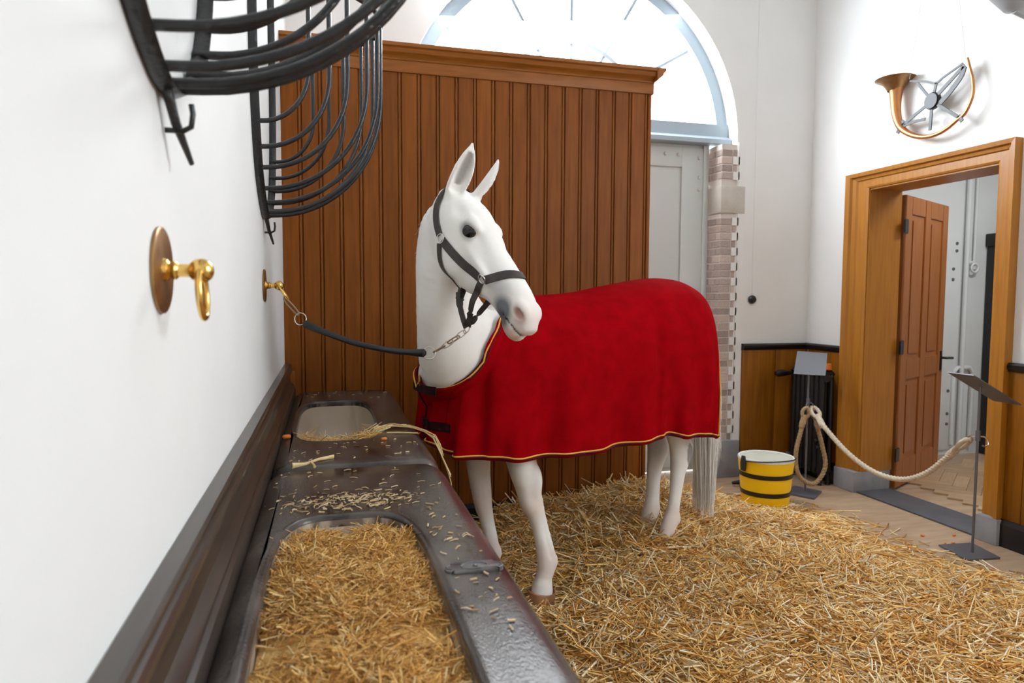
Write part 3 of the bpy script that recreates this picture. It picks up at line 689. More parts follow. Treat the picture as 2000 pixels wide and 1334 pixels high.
# skull: a, top b, bottom b, half width
HD = np.array([(.02, -.012, -.12, .066), (.065, .006, -.185, .088), (.13, .016, -.228, .103), (.20, .014, -.243, .100), (.27, .006, -.248, .092), (.335, .001, -.238, .083), (.40, -.002, -.195, .072), (.46, -.004, -.168, .064), (.53, -.006, -.158, .060), (.59, -.018, -.158, .061), (.63, -.04, -.152, .056), (.652, -.06, -.14, .046)])
HC = crom(HD, 22)
loft([hd_(r[0], (r[1] + r[2]) / 2, 0) for r in HC], np.tile(HN, (22, 1)), (HC[:, 1] - HC[:, 2]) / 2, HC[:, 3], k=.045, ex=2.25, capf=.5)
for s in (1, -1):
    ellip(hd_(.25, -.158, s * .060), HAX, (.10, .082, .040), .018)          # jowl
    ellip(hd_(.222, -.028, s * .084), HAX, (.050, .024, .024), .02)          # brow
    ellip(hd_(.232, -.058, s * .080), HAX, (.048, .036, .028), .015)          # lids
    ellip(hd_(.35, -.098, s * .078), HAX, (.10, .011, .012), .02)            # facial crest
    ellip(hd_(.592, -.062, s * .052), HAX, (.042, .036, .022), .02)          # nostril wing
    ellip(hd_(.602, -.066, s * .074), HAX, (.031, .015, .024), .008, 'cut')   # nostril
    ellip(hd_(.230, -.057, s * .112), HAX, (.036, .022, .022), .005, 'cut')  # eye opening
    ellip(hd_(.30, -.04, s * .095), HAX, (.05, .016, .016), .04, 'cut')      # hollow below the brow
    ellip(hd_(.14, -.035, s * .105), HAX, (.035, .022, .018), .03, 'cut')      # temple hollow
ellip(hd_(.615, -.145, 0), HAX, (.05, .03, .046), .02)                       # lower lip and chin
# mouth slit
sl, dm = loft([hd_(.55, -.128, 0), hd_(.60, -.122, 0), hd_(.68, -.118, 0)], np.tile(HN, (3, 1)), [.003, .0045, .006], [.09, .09, .09], do=False)
carve(sl, dm, .008)
# ears
def ear(base, tip, openv, r1, r2):
    base = np.array(base); tip = np.array(tip); ax = tip - base; L = np.linalg.norm(ax); ax /= L
    o = np.array(openv, float); o -= ax * (o @ ax); o /= np.linalg.norm(o); w = np.cross(ax, o)
    t = np.linspace(0, 1, 14); wid = r1 * np.interp(t, [0, .15, .35, .55, .75, .9, 1], [.75, .92, 1.0, .95, .70, .38, .10]); dep = wid * .72
    P = base + ax * L * t[:, None] + o * (0.012 * np.sin(PI * t))[:, None] - o * (.018 * t ** 2)[:, None]
    loft(P, np.tile(o, (14, 1)), np.maximum(dep, .006), np.maximum(wid, .006), k=.02)
    sl, d = loft(P[2:13] + o * .018, np.tile(o, (11, 1)), np.maximum(dep[2:13] - .004, .005), np.maximum(wid[2:13] - .0085, .003), do=False)
    carve(sl, d, .006)
E1 = (hd_(.050, -.055, .055), hd_(-.035, .140, .072)); E2 = (hd_(.065, -.01, -.05), hd_(.018, .150, -.07))
O1 = HH * .8 + HR * .45 + HN * .2; O2 = HH * .75 - HR * .6 + HN * .2
ear(*E1, O1, .043, .03); ear(*E2, O2, .039, .03)

def surface_nets(S, org, h):
    I = S < 0; nx, ny, nz = S.shape
    cnt = np.zeros((nx - 1, ny - 1, nz - 1), np.uint8)
    for dx in (0, 1):
        for dy in (0, 1):
            for dz in (0, 1): cnt += I[dx:nx - 1 + dx, dy:ny - 1 + dy, dz:nz - 1 + dz]
    act = (cnt > 0) & (cnt < 8); idx = np.argwhere(act); vid = np.full(act.shape, -1, np.int64); vid[act] = np.arange(len(idx))
    acc = np.zeros((len(idx), 3)); num = np.zeros(len(idx)); cor = [(a, b, c) for a in (0, 1) for b in (0, 1) for c in (0, 1)]
    val = {c: S[idx[:, 0] + c[0], idx[:, 1] + c[1], idx[:, 2] + c[2]] for c in cor}
    for c in cor:
        for ax in range(3):
            if c[ax]: continue
            d = list(c); d[ax] = 1; d = tuple(d); a, b = val[c], val[d]; m = (a < 0) != (b < 0)
            t = np.where(m, a / np.where(m, a - b, 1), 0); p = np.tile(np.array(c, float), (len(idx), 1)); p[:, ax] += t
            acc[m] += p[m]; num[m] += 1
    V = org + h * (idx + acc / num[:, None]); F = []
    for ax in range(3):
        o1, o2 = (ax + 1) % 3, (ax + 2) % 3
        s0 = [slice(None)] * 3; s1 = [slice(None)] * 3; s0[ax] = slice(0, -1); s1[ax] = slice(1, None)
        a, b = I[tuple(s0)], I[tuple(s1)]; e = np.argwhere(a != b)
        e = e[(e[:, o1] > 0) & (e[:, o2] > 0) & (e[:, o1] < S.shape[o1] - 1) & (e[:, o2] < S.shape[o2] - 1)]
        sgn = a[tuple(e.T)]
        def q(i, j):
            g = e.copy(); g[:, o1] -= i; g[:, o2] -= j; return vid[tuple(g.T)]
        f = np.stack([q(1, 1), q(0, 1), q(0, 0), q(1, 0)], 1); f[~sgn] = f[~sgn][:, ::-1]; F.append(f)
    return V, np.concatenate(F)
HV, HFc = surface_nets(SDF, G0, GR)
def sdf_at(P):
    P = np.asarray(P, float); g = (P - G0) / GR; i = np.clip(np.floor(g).astype(int), 0, GN - 2); f = np.clip(g - i, 0, 1); r = 0
    for a in (0, 1):
        for b in (0, 1):
            for c in (0, 1):
                w = (f[:, 0] if a else 1 - f[:, 0]) * (f[:, 1] if b else 1 - f[:, 1]) * (f[:, 2] if c else 1 - f[:, 2])
                r = r + w * SDF[i[:, 0] + a, i[:, 1] + b, i[:, 2] + c]
    return r
def grad_at(P, e=.012):
    P = np.asarray(P, float); g = np.stack([sdf_at(P + d) - sdf_at(P - d) for d in np.eye(3) * e], 1); return g / (np.linalg.norm(g, axis=1)[:, None] + 1e-9)
# keep only the largest shell (drops voxel crumbs), relax slightly
def relax(V, F, it, lam):
    e = np.concatenate([F[:, [0, 1]], F[:, [1, 2]], F[:, [2, 3]], F[:, [3, 0]]]); e = np.concatenate([e, e[:, ::-1]])
    deg = np.bincount(e[:, 0], minlength=len(V))[:, None]
    for _ in range(it):
        s = np.stack([np.bincount(e[:, 0], V[e[:, 1], k], len(V)) for k in range(3)], 1) / np.maximum(deg, 1); V = V + lam * (s - V)
    return V
HV = relax(HV, HFc, 2, .35)
# coat pigment (natural colouring of the animal, plus some shade painted on the far hock)
rel = HV - HA; ca, cb_, cc = rel @ HH, rel @ HN, rel @ HR; lu, lz = (HV - HO) @ HF, HV[:, 2]; lv = (HV - HO) @ HL
W = np.array([.88, .86, .82]); colr = np.tile(W, (len(HV), 1))
def blend(mask, c):
    global colr
    m = np.clip(mask, 0, 1)[:, None]; colr = colr * (1 - m) + np.array(c) * m
nz = np.sin(ca * 140) * np.sin(cb_ * 130 + 1) * np.sin(cc * 150 + 2)
head = (ca > .3) & (cb_ > -.3) & (cb_ < .1) & (np.abs(cc) < .12)
def blob(a, b, c, ra, rb, rc, soft=.5): return np.clip((1 - np.sqrt(((ca - a) / ra) ** 2 + ((cb_ - b) / rb) ** 2 + ((cc - c) / rc) ** 2)) / soft, 0, 1)
blend(np.clip((ca - .50) / .12, 0, 1) * head * .45, (.72, .56, .50))
blend(blob(.485, -.09, .075, .075, .06, .06, .8) * .55 * head, (.33, .34, .36))
blend(blob(.545, -.115, .06, .062, .055, .06, .5) * .95, (.13, .14, .155))
blend(blob(.57, -.15, .05, .058, .04, .055, .5) * .92, (.09, .095, .105))
blend(blob(.62, -.07, .075, .05, .028, .03, .5) * .6, (.62, .40, .35))
blend(blob(.602, -.066, .060, .034, .018, .020, .4), (.46, .27, .23)); blend(blob(.602, -.066, -.060, .034, .018, .020, .4), (.46, .27, .23))
blend(blob(.63, -.15, .03, .045, .03, .04, .5) * .7, (.62, .40, .28))
for s in (1, -1): blend(blob(.231, -.057, s * .10, .052, .036, .04, .6) * .75, (.10, .095, .09))
for (b0, t0), s in ((E1, 1), (E2, -1)):
    q = HV - (np.array(b0) * .45 + np.array(t0) * .55); ax = np.array(t0) - np.array(b0); ax /= np.linalg.norm(ax)
    opn = O1 if s > 0 else O2; opn = opn - ax * (opn @ ax); opn /= np.linalg.norm(opn)
    al = q @ ax; rr = np.sqrt(np.maximum((q * q).sum(1) - al ** 2, 0)); inn = (np.abs(al) < .066) & (rr < .05)
    g = grad_at(HV[inn]) @ opn if inn.any() else np.array([]); pos = (q[inn] @ opn)
    lt = np.abs(q[inn] @ np.cross(ax, opn)) / (.034 * np.clip(1.05 - (al[inn] / .10) ** 2, .2, 1)); m = np.zeros(len(HV)); m[inn] = np.clip((g - .0) * 1.5, 0, 1) * np.clip((.024 - pos) / .014, 0, 1) * np.clip(1.5 - 1.7 * lt, 0, 1) * .85; blend(m, (.24, .22, .21))
def spot(u, v, z, ru, rv, rz, s, c): blend(np.clip((1 - np.sqrt(((lu - u) / ru) ** 2 + ((lv - v) / rv) ** 2 + ((lz - z) / rz) ** 2)) / .5, 0, 1) * s, c)
for u, v, z in ((.37, .21, .53), (.30, .235, .22), (.425, -.18, .44), (.37, -.18, .15), (-.57, .14, .26), (-.60, -.07, .22)): spot(u, v, z, .11, .11, .13, .6, (.78, .62, .54))   # pink skin under thin hair at the joints
spot(-.63, -.07, .66, .10, .10, .16, .7, (.40, .39, .40)); spot(-.63, .14, .70, .09, .10, .10, .35, (.55, .53, .52))    # grey dapple on the hocks, on the far one partly painted-in shade
blend((np.sqrt(((lu + .665) / .03) ** 2 + ((lz - .64) / .06) ** 2) < 1) * (lv > .05) * .7, (.12, .11, .11))
hz = thing('horse', 'white horse with grey muzzle wearing a red blanket, head turned aside', 'horse', (1.475, 3.366, 0.02))
ho = mk('body', HV, HFc, M['horse'], hz, smooth=True)
ca_ = ho.data.color_attributes.new('col', 'FLOAT_COLOR', 'POINT'); ca_.data.foreach_set('color', np.concatenate([colr, np.ones((len(HV), 1))], 1).astype(np.float32).ravel())
for s in (1, -1):
    c = hd_(.230, -.057, s * .0765); v, f = lathe_vf([(.0305 * math.sin(PI * k / 14), -.0305 * math.cos(PI * k / 14)) for k in range(15)], c, HR, 24); mk('eye', v, f, M['eye'], hz, smooth=True)
def hoof(u, v, z0, z1, r0, r1):
    P = []; rings = []
    for z, r, du in ((z1, r1, 0), (z1 - .01, r1 * 1.03, .0), (z0 + .01, r0, .012), (z0, r0 * .98, .012)):
        rings += [hw(u + du + r * 1.1 * math.cos(2 * PI * k / 24), v + r * math.sin(2 * PI * k / 24), z - .028 * (z == z1) * (1 - math.cos(2 * PI * k / 24)) / 2) for k in range(24)]
    f = [tuple(23 - k for k in range(24)), tuple(72 + k for k in range(24))] + [(i * 24 + k, (i + 1) * 24 + k, (i + 1) * 24 + (k + 1) % 24, i * 24 + (k + 1) % 24) for i in range(3) for k in range(24)]
    fix_normals(mk('hoof', rings, f, M['hoof'], hz, auto=50))
hoof(.332, .247, .02, .112, .070, .060); hoof(.41, -.18, .0, .09, .066, .053); hoof(-.52, .14, .07, .15, .062, .05); hoof(-.54, -.07, .05, .13, .062, .05)
# mane wisps on the crest and the tail, as single strands
def strands(name, roots, tips, parent, m, w, sag, seg=6):
    b = MB()
    for p, q in zip(roots, tips):
        p, q = np.array(p), np.array(q); t = np.linspace(0, 1, seg + 1)[:, None]; j = rng.normal(0, sag, 3)
        P = p * (1 - t) + q * t + np.sin(PI * t) * j
        d = rng.normal(0, 1, 3); tn = q - p; d -= tn * (d @ tn) / (tn @ tn); d /= np.linalg.norm(d); wd = w * (1 - .7 * t) * rng.uniform(.7, 1.3)
        v = np.stack([P - d * wd, P + d * wd], 1).reshape(-1, 3); b.add(v, [(2 * i, 2 * i + 1, 2 * i + 3, 2 * i + 2) for i in range(seg)])
    return b.build(name, m, parent, smooth=True)
rt, tp = [], []
for k in range(420):
    t = rng.uniform(15.5, 28.6); i = int(t); f = t - i; c = NC[i] * (1 - f) + NC[min(i + 1, 29)] * f; vd = np.array([math.cos(math.radians(c[3])), math.sin(math.radians(c[3])), 0]); tg = NC[min(i + 1, 29), :3] - NC[i, :3]; tg /= np.linalg.norm(tg); vd = vd - tg * (vd @ tg); vd /= np.linalg.norm(vd); lat = np.cross(tg, vd)
    p = c[:3] - vd * (c[4] - .006) + lat * rng.normal(0, .008); rt.append(p); L = rng.uniform(.05, .13)
    tp.append(p - vd * L * .35 - lat * L * rng.uniform(-.2, .25) - ZU * L * .95 + rng.normal(0, .012, 3))
strands('mane', rt, tp, hz, M['hair'], .0013, .006)
rt, tp = [], []
for k in range(1500):
    a = rng.uniform(0, 2 * PI); r = math.sqrt(rng.uniform()); p = hw(-.955 + .03 * r * math.cos(a), .0 + .04 * r * math.sin(a), 1.36 - rng.uniform(0, .16)); rt.append(p)
    zz = rng.uniform(.26, .9) if rng.uniform() < .5 else rng.uniform(.2, .36); tp.append(hw(-1.0 + .035 * math.cos(a) * r + .05 * (zz < .5), .0 + .085 * math.sin(a) * r, zz))
strands('tail', rt, tp, hz, M['hair'], .0026, .012, 8)

# ------------------------------------------------------------------ red blanket draped over the horse
BT = [(-.955, 0, 1.345), (-.945, 0, 1.44), (-.87, 0, 1.53), (-.75, 0, 1.583), (-.60, 0, 1.603), (-.44, 0, 1.597), (-.267, 0, 1.57), (-.1, 0, 1.537), (.06, 0, 1.517), (.2, 0, 1.507), (.30, .07, 1.505), (.42, .16, 1.46), (.555, .22, 1.37), (.655, .225, 1.285), (.722, .19, 1.22), (.758, .11, 1.165), (.772, 0, 1.12)]
BH = [(-.83, .22, .735), (-.77, .28, .745), (-.69, .32, .758), (-.58, .342, .772), (-.45, .35, .785), (-.33, .358, .805), (-.22, .362, .788), (-.03, .365, .778), (.15, .365, .768), (.33, .36, .768), (.5, .345, .772), (.63, .315, .78), (.72, .265, .785), (.775, .20, .79), (.805, .13, .81), (.82, .06, .84), (.825, 0, .86)]
NS, NT = 150, 46
bl_t = crom(BT, NS); bl_h = crom(BH, NS)
def blanket_half(sg):
    G = np.zeros((NS, NT, 3))
    for j in range(NT):
        t = j / (NT - 1)
        for i in range(NS):
            T, H = bl_t[i], bl_h[i]; dz = (T[2] - H[2]); drop = t * dz
            k = min(1.0, drop / .40); fr = (1 - (1 - k) ** 2.1) ** (1 / 2.1)
            s = i / (NS - 1); d = H[:2] - T[:2]; l = np.linalg.norm(d) + 1e-9
            tt = fr * (.955 + .045 * t) if drop < .40 else .955 + .045 * t
            fold = .024 * (t ** 1.3) * (math.sin(s * 47 + 1.0 + 2 * t) + .6 * math.sin(s * 83 + 3 - 3 * t)) + .02 * math.exp(-((s - .335 + .03 * (1 - t)) / .012) ** 2) * t ** 1.2
            fold += .006 * math.exp(-((t - .35) / .2) ** 2) * math.sin(s * 60 + 9 * t)
            nrm = d / l
            G[i, j] = (T[0] + d[0] * tt + nrm[0] * fold * (l > .05), (T[1] + d[1] * tt + nrm[1] * fold * (l > .05)), T[2] - drop)
    G[:, :, 1] *= sg
    P = (HO + G[:, :, :1] * HF + G[:, :, 1:2] * HL + G[:, :, 2:] * ZU).reshape(-1, 3)
    for _ in range(4):
        d = sdf_at(P); g = grad_at(P); P = P + g * np.clip(.016 - d, 0, .08)[:, None]
    return P.reshape(NS, NT, 3)
BN, BF_ = blanket_half(1), blanket_half(-1)
iN = 90    # first column of the neckline
mid = (BN[:iN, 0] + BF_[:iN, 0]) / 2; BN[:iN, 0] = mid; BF_[:iN, 0] = mid
mid = (BN[-1] + BF_[-1]) / 2; BN[-1] = mid; BF_[-1] = mid
def sm(G):
    for _ in range(2):
        Q = G.copy(); Q[1:-1, 1:-1] = G[1:-1, 1:-1] * .4 + .15 * (G[:-2, 1:-1] + G[2:, 1:-1] + G[1:-1, :-2] + G[1:-1, 2:]); G = Q
    return G
BN, BF_ = sm(BN), sm(BF_)
gf = lambda k: [(k + i * NT + j, k + (i + 1) * NT + j, k + (i + 1) * NT + j + 1, k + i * NT + j + 1) for i in range(NS - 1) for j in range(NT - 1)]
bt = thing('horse_blanket', 'red wool blanket with gold piping draped over the white horse', 'blanket', (1.475, 3.366, .73))
V = np.concatenate([BN.reshape(-1, 3), BF_.reshape(-1, 3)]); Fb = gf(0) + [q[::-1] for q in gf(NS * NT)]
bo_ = mk('blanket_cloth', V, Fb, M['red'], bt, smooth=True)
_bm = bmesh.new(); _bm.from_mesh(bo_.data); bmesh.ops.remove_doubles(_bm, verts=_bm.verts[:], dist=.0005); bmesh.ops.recalc_face_normals(_bm, faces=_bm.faces[:]); _bm.to_mesh(bo_.data); _bm.free(); bo_.data.shade_smooth()
sd = bo_.modifiers.new('thickness', 'SOLIDIFY'); sd.thickness = .004; sd.offset = 0
def edge_trim(E, inward, nm):
    # maroon binding on the very edge, gold piping just inside it
    E = E.copy()
    for _ in range(6): E[1:-1] = .5 * E[1:-1] + .25 * (E[:-2] + E[2:])
    g = grad_at(E); cN = E - (HO + ZU * 1.15); out = E - np.array([hw((p - HO) @ HF * .8, 0, 1.1) for p in E]); out /= np.linalg.norm(out, axis=1)[:, None]
    inn = inward - E; inn /= np.linalg.norm(inn, axis=1)[:, None] + 1e-9
    v, f = ribbon_vf(E + inn * .006 - out * .001, out, .022, .005); mk('binding', v, f, M['maroon'], bt, auto=40)
    tube('piping', E + inn * .020 + out * .005, .0036, M['gold'], bt, n=6)
for G in (BN, BF_):
    edge_trim(G[1:, -1], G[1:, -2], 'hem'); edge_trim(G[iN:, 0], G[iN:, 1], 'neckline'); edge_trim(G[0, 2:], G[1, 2:], 'rear')
# two dark chest straps across the front opening
for z, a0, a1 in ((1.085, -.06, .21), (.915, -.05, .21)):
    j = None; P = []
    for a in np.linspace(a0, a1, 14):
        best = None
        G = BN if a >= 0 else BF_
        d = np.abs((G[:, :, 2] - z) * 1.0) + np.abs(((G - HO) @ HL) - a); k = np.unravel_index(np.argmin(np.where(((G - HO) @ HF) > .55, d, 9)), d.shape); P.append(G[k])
    P = crom(np.array(P)[::2], 18); P[:, 2] = z; o = HF * .8 + np.outer(np.linspace(-.5, .8, 18), HL); o /= np.linalg.norm(o, axis=1)[:, None]
    v, f = ribbon_vf(P + o * .006, o, .040, .006); mk('chest_strap', v, f, M['strap_dark'], bt, auto=40)
tube('front_seam', BN[-1, 2:-1] + HF * .006, .003, M['strap_dark'], bt, n=6)

# ------------------------------------------------------------------ halter and lead
ht = thing('halter', 'dark brown leather halter with steel rings on the white horse head', 'halter', tuple(hd_(.3, -.3, 0)))
def proj(P, off=.003):
    P = np.array(P, float)
    for _ in range(6): P = P + grad_at(P, .008) * (off - sdf_at(P))[:, None]
    return P
def strap_on(nm, pts, w, n=26, free=0, par=ht):
    P = crom([hd_(*p) for p in pts], n); k = n - int(n * free)
    P[:k] = proj(P[:k]); N = grad_at(P, .02)
    for _ in range(3): P[1:-1] = .5 * P[1:-1] + .25 * (P[:-2] + P[2:]); N[1:-1] = .5 * N[1:-1] + .25 * (N[:-2] + N[2:])
    v, f = ribbon_vf(P - N * .0005, N, w, .0042); return fix_normals(mk(nm, v, f, M['leather'], par, auto=35))
for s in (1, -1):
    strap_on('crown_strap', [(.012, -.005, 0), (.015, -.03, s * .06), (.028, -.085, s * .09), (.066, -.122, s * .095), (.12, -.148, s * .1), (.168, -.163, s * .1)], .032)
    strap_on('cheek_strap', [(.192, -.163, s * .1), (.266, -.152, s * .1), (.346, -.138, s * .1), (.402, -.127, s * .085)], .034)
    strap_on('throat_strap', [(.190, -.183, s * .1), (.24, -.215, s * .085), (.30, -.238, s * .06), (.345, -.252, s * .025), (.375, -.27, s * .004)], .025, free=.15)
    strap_on('chin_strap', [(.418, -.135, s * .085), (.435, -.185, s * .065), (.462, -.245, s * .032), (.488, -.302, s * .006)], .026, free=.62)
    for a, b in ((.181, -.165), (.415, -.122)):
        c = proj([hd_(a, b, s * .1)], .006)[0]; nn = grad_at(c[None], .02)[0]; u_ = HH - nn * (HH @ nn); u_ /= np.linalg.norm(u_); tube('halter_ring', circle(c, .0175, 28, u_, np.cross(nn, u_)), .0028, M['steel'], ht, n=8, closed=True)
strap_on('nose_band', [(.425, -.112, .09), (.435, -.065, .085), (.452, -.02, .06), (.466, .002, .025), (.468, .004, 0), (.466, .002, -.025), (.452, -.02, -.06), (.435, -.065, -.085), (.425, -.112, -.09)], .033, 44)
P = crom([hd_(.355, -.258, 0), hd_(.40, -.285, 0), (hd_(.456, -.303, 0)), hd_(.49, -.310, 0)], 14); v, f = ribbon_vf(P, np.tile(HR, (14, 1)), [.030] * 5 + [.022] * 9, .006); fix_normals(mk('jaw_strap', v, f, M['leather'], ht))
v, f = box_vf(-.013, .013, -.011, .011, -.008, .008); mk('keeper', [hd_(.378 + p[0], -.272 + p[1], p[2]) for p in v], f, M['leather'], ht)
r3 = hd_(.496, -.314, 0); tube('lead_ring', circle(r3, .0165, 28, HH * .8 + HR * .6, HN), .0026, M['steel'], ht, n=8, closed=True)
ld = thing('lead_rein', 'black leather lead rein with chain links between tie ring and halter', 'lead', (.40, 2.79, 1.27))
RL_ = [(0.154, 2.8955, 1.3905), (0.2075, 2.8709, 1.3665), (0.2667, 2.8438, 1.3426), (0.3646, 2.7994, 1.3094), (0.4808, 2.7476, 1.2869), (0.5575, 2.7139, 1.2802), (0.6183, 2.6872, 1.2772)]
Cr = crom(RL_, 48); rr = np.interp(np.linspace(0, 1, 48), [0, .02, .10, .3, .55, .85, .96, .985, 1], [.008, .0165, .0155, .0120, .0115, .0130, .0165, .0165, .008]); tube('leather_roll', Cr, rr, M['rubber'], ld, n=16)
def link(p0, p1, w, r, m, tilt, nm='chain_link'):
    p0, p1 = np.array(p0), np.array(p1); d = p1 - p0; L = np.linalg.norm(d); d /= L; s = np.cross(d, (0.26, .96, 0)); s /= np.linalg.norm(s); q = np.cross(d, s); s = s * math.cos(tilt) + q * math.sin(tilt)
    c = (p0 + p1) / 2; P = [c + d * (L / 2) * math.cos(2 * PI * k / 28) * (1.0) + s * w * math.copysign(abs(math.sin(2 * PI * k / 28)) ** .6, math.sin(2 * PI * k / 28)) for k in range(28)]; tube(nm, P, r, m, ld, n=8, closed=True)
link((.0790, 2.9345, 1.490), (.1360, 2.9058, 1.424), .0105, .0030, M['bronze'], .5)
tube('end_ring', circle((.142, 2.902, 1.407), .0245, 32, (.92, -.38, .05), (0, .2, .98)), .0022, M['steel'], ld, n=8, closed=True)
tube('end_ring', circle((.631, 2.6817, 1.278), .0245, 32, (.92, -.38, .05), (0, .2, .98)), .0022, M['steel'], ld, n=8, closed=True)
link((.6460, 2.6755, 1.281), (.6890, 2.6585, 1.308), .0065, .0028, M['bronze'], 1.2); link((.6780, 2.6628, 1.301), (.7180, 2.6475, 1.3290), .010, .0027, M['steel'], .2); link((.700, 2.6545, 1.318), (.742, 2.6378, 1.346), .010, .0030, M['bronze'], .9); link((.733, 2.6412, 1.341), (.7640, 2.630, 1.3660), .010, .0024, M['steel'], .3, 'snap_ring')

# ------------------------------------------------------------------ straw
def mesh_np(name, V, F, m, parent=None, col=None):
    V = np.asarray(V, np.float64)
    if parent is None: org = np.array([(V[:, 0].min() + V[:, 0].max()) / 2, (V[:, 1].min() + V[:, 1].max()) / 2, V[:, 2].min()]); base = org
    else: base = np.array(wloc(parent)); org = (V.min(0) + V.max(0)) / 2
    me = bpy.data.meshes.new(name); me.vertices.add(len(V)); me.vertices.foreach_set('co', (V - org).astype(np.float32).ravel())
    n = F.shape[1]; me.loops.add(F.size); me.loops.foreach_set('vertex_index', F.astype(np.int32).ravel())
    me.polygons.add(len(F)); me.polygons.foreach_set('loop_start', np.arange(0, F.size, n, dtype=np.int32)); me.update(calc_edges=True)
    if col is not None:
        a = me.color_attributes.new('col', 'FLOAT_COLOR', 'POINT'); a.data.foreach_set('color', np.concatenate([col, np.ones((len(V), 1))], 1).astype(np.float32).ravel())
    me.materials.append(m); o = bpy.data.objects.new(name, me); COL.objects.link(o)
    o.location = org if parent is None else org - base
    if parent is not None: o.parent = parent
    return o
def blades(P, L, r, pitch, bend, pal, flat=.55):
    n = len(P); yaw = rng.uniform(0, 2 * PI, n); pt = rng.normal(0, pitch, n) if np.isscalar(pitch) else pitch
    D = np.stack([np.cos(yaw) * np.cos(pt), np.sin(yaw) * np.cos(pt), np.sin(pt)], 1)
    S = np.stack([-np.sin(yaw), np.cos(yaw), 0 * yaw], 1); N = np.cross(D, S); tw = rng.uniform(0, PI, n)[:, None]
    A = S * np.cos(tw) + N * np.sin(tw); B = np.cross(D, A); off = (rng.normal(0, 1, n) * bend)[:, None] * S + (np.abs(rng.normal(0, .5, n)) * bend)[:, None] * N
    V = np.zeros((n, 3, 3, 3)); r = r[:, None]
    for i, t in enumerate((-.5, 0, .5)):
        c = P + D * (L * t)[:, None] + off * (0.5 if i == 1 else -.25)
        for k in range(3):
            a = 2 * PI * k / 3; V[:, i, k] = c + A * r * math.cos(a) + B * r * flat * math.sin(a)
    q = []
    for i in range(2):
        for k in range(3): l = (k + 1) % 3; q.append((i * 3 + k, i * 3 + l, i * 3 + 3 + l, i * 3 + 3 + k))
    F = (np.arange(n)[:, None, None] * 9 + np.array(q)[None]).reshape(-1, 4)
    pal = np.array(pal); t = rng.beta(1.6, 1.6, n) * (len(pal) - 1); i = np.minimum(t.astype(int), len(pal) - 2); f = (t - i)[:, None]
    c = (pal[i] * (1 - f) + pal[i + 1] * f) * rng.uniform(.82, 1.12, (n, 1)); return V.reshape(-1, 3), F, np.repeat(c, 9, 0)
EY = [0.6, 2.0, 2.8, 3.14, 3.5, 3.84, 4.23, 4.56, 4.8, 4.95]; EX = [4.05, 4.05, 3.93, 3.72, 3.68, 3.72, 3.55, 3.25, 2.85, 2.4]
_ph = rng.uniform(0, 6.28, 12); _fr = rng.uniform(3, 11, (12, 2)) * rng.choice([-1, 1], (12, 2))
def bed_h(x, y):
    x, y = np.asarray(x, float), np.asarray(y, float)
    h = .055 + .10 * np.exp(-((x - 1.65) ** 2 / .5 + (y - 4.15) ** 2 / .12)) + .15 * np.exp(-((x - 2.25) ** 2 / .16 + (y - 4.0) ** 2 / .16)) + .09 * np.exp(-((x - 2.0) ** 2 / .25 + (y - 3.4) ** 2 / .2))
    h = h + .05 * np.exp(-((x - 1.6) ** 2 / .2 + (y - 2.7) ** 2 / .15)) - .06 * np.exp(-((x - 1.2) ** 2 + (y - 3.02) ** 2) / .03) - .05 * np.exp(-((x - 1.05) ** 2 / .05 + (y - 4.1) ** 2 / .06)) * 2.2
    for p, f in zip(_ph, _fr): h = h + .0055 * np.sin(f[0] * x + f[1] * y + p)
    e = np.interp(y, EY, EX); k = np.clip((e - x) / .9, 0, 1); k = k * k * (3 - 2 * k)
    s = np.where((y > 4.24) & (x < 2.36), 0, 1); return np.maximum(h, .012) * k * s
xs = np.linspace(.30, 4.04, 160); ys = np.linspace(.8, 4.9, 170); XX, YY = np.meshgrid(xs, ys, indexing='ij')
HZ = bed_h(XX, YY) - .006; V = np.stack([XX, YY, np.maximum(HZ, -.004)], -1).reshape(-1, 3); nx, ny = XX.shape
I = np.arange(nx * ny).reshape(nx, ny); F = np.stack([I[:-1, :-1], I[1:, :-1], I[1:, 1:], I[:-1, 1:]], -1).reshape(-1, 4)
keep = HZ[:-1, :-1].ravel() > -.003
bed = tag(mesh_np('straw_bedding', V, F[keep], M['straw_bed']), 'deep golden straw bedding strewn around the hooves of the horse', 'straw', kind='stuff')
def scatter(n, x0, x1, y0, y1):
    x = rng.uniform(x0, x1, n); y = rng.uniform(y0, y1, n); e = np.interp(y, EY, EX); d = np.clip((e + .1 - x) / .8, 0, 1) ** 1.3
    ok = (rng.uniform(size=n) < d) & ~((y > 4.22) & (x < 2.36))
    return x[ok], y[ok]
PAL = [(.44, .17, .022), (.78, .40, .085), (.93, .59, .20), (.97, .77, .43), (.99, .92, .76)]
x, y = scatter(61000, .34, 4.04, .9, 4.9); n = len(x); h = bed_h(x, y)
P = np.stack([x, y, h + rng.uniform(.0, .03, n) * np.clip(h / .05, .15, 1) + .003], 1); L = rng.gamma(5, .020, n) + .03
v, f, c = blades(P, L, rng.uniform(.0022, .0052, n), .30 * np.clip(h / .05, .1, 1.4) * rng.normal(0, 1, n), L * .09, PAL)
tag(mesh_np('straw_stalks', v, f, M['straw'], bed, c), kind='stuff')
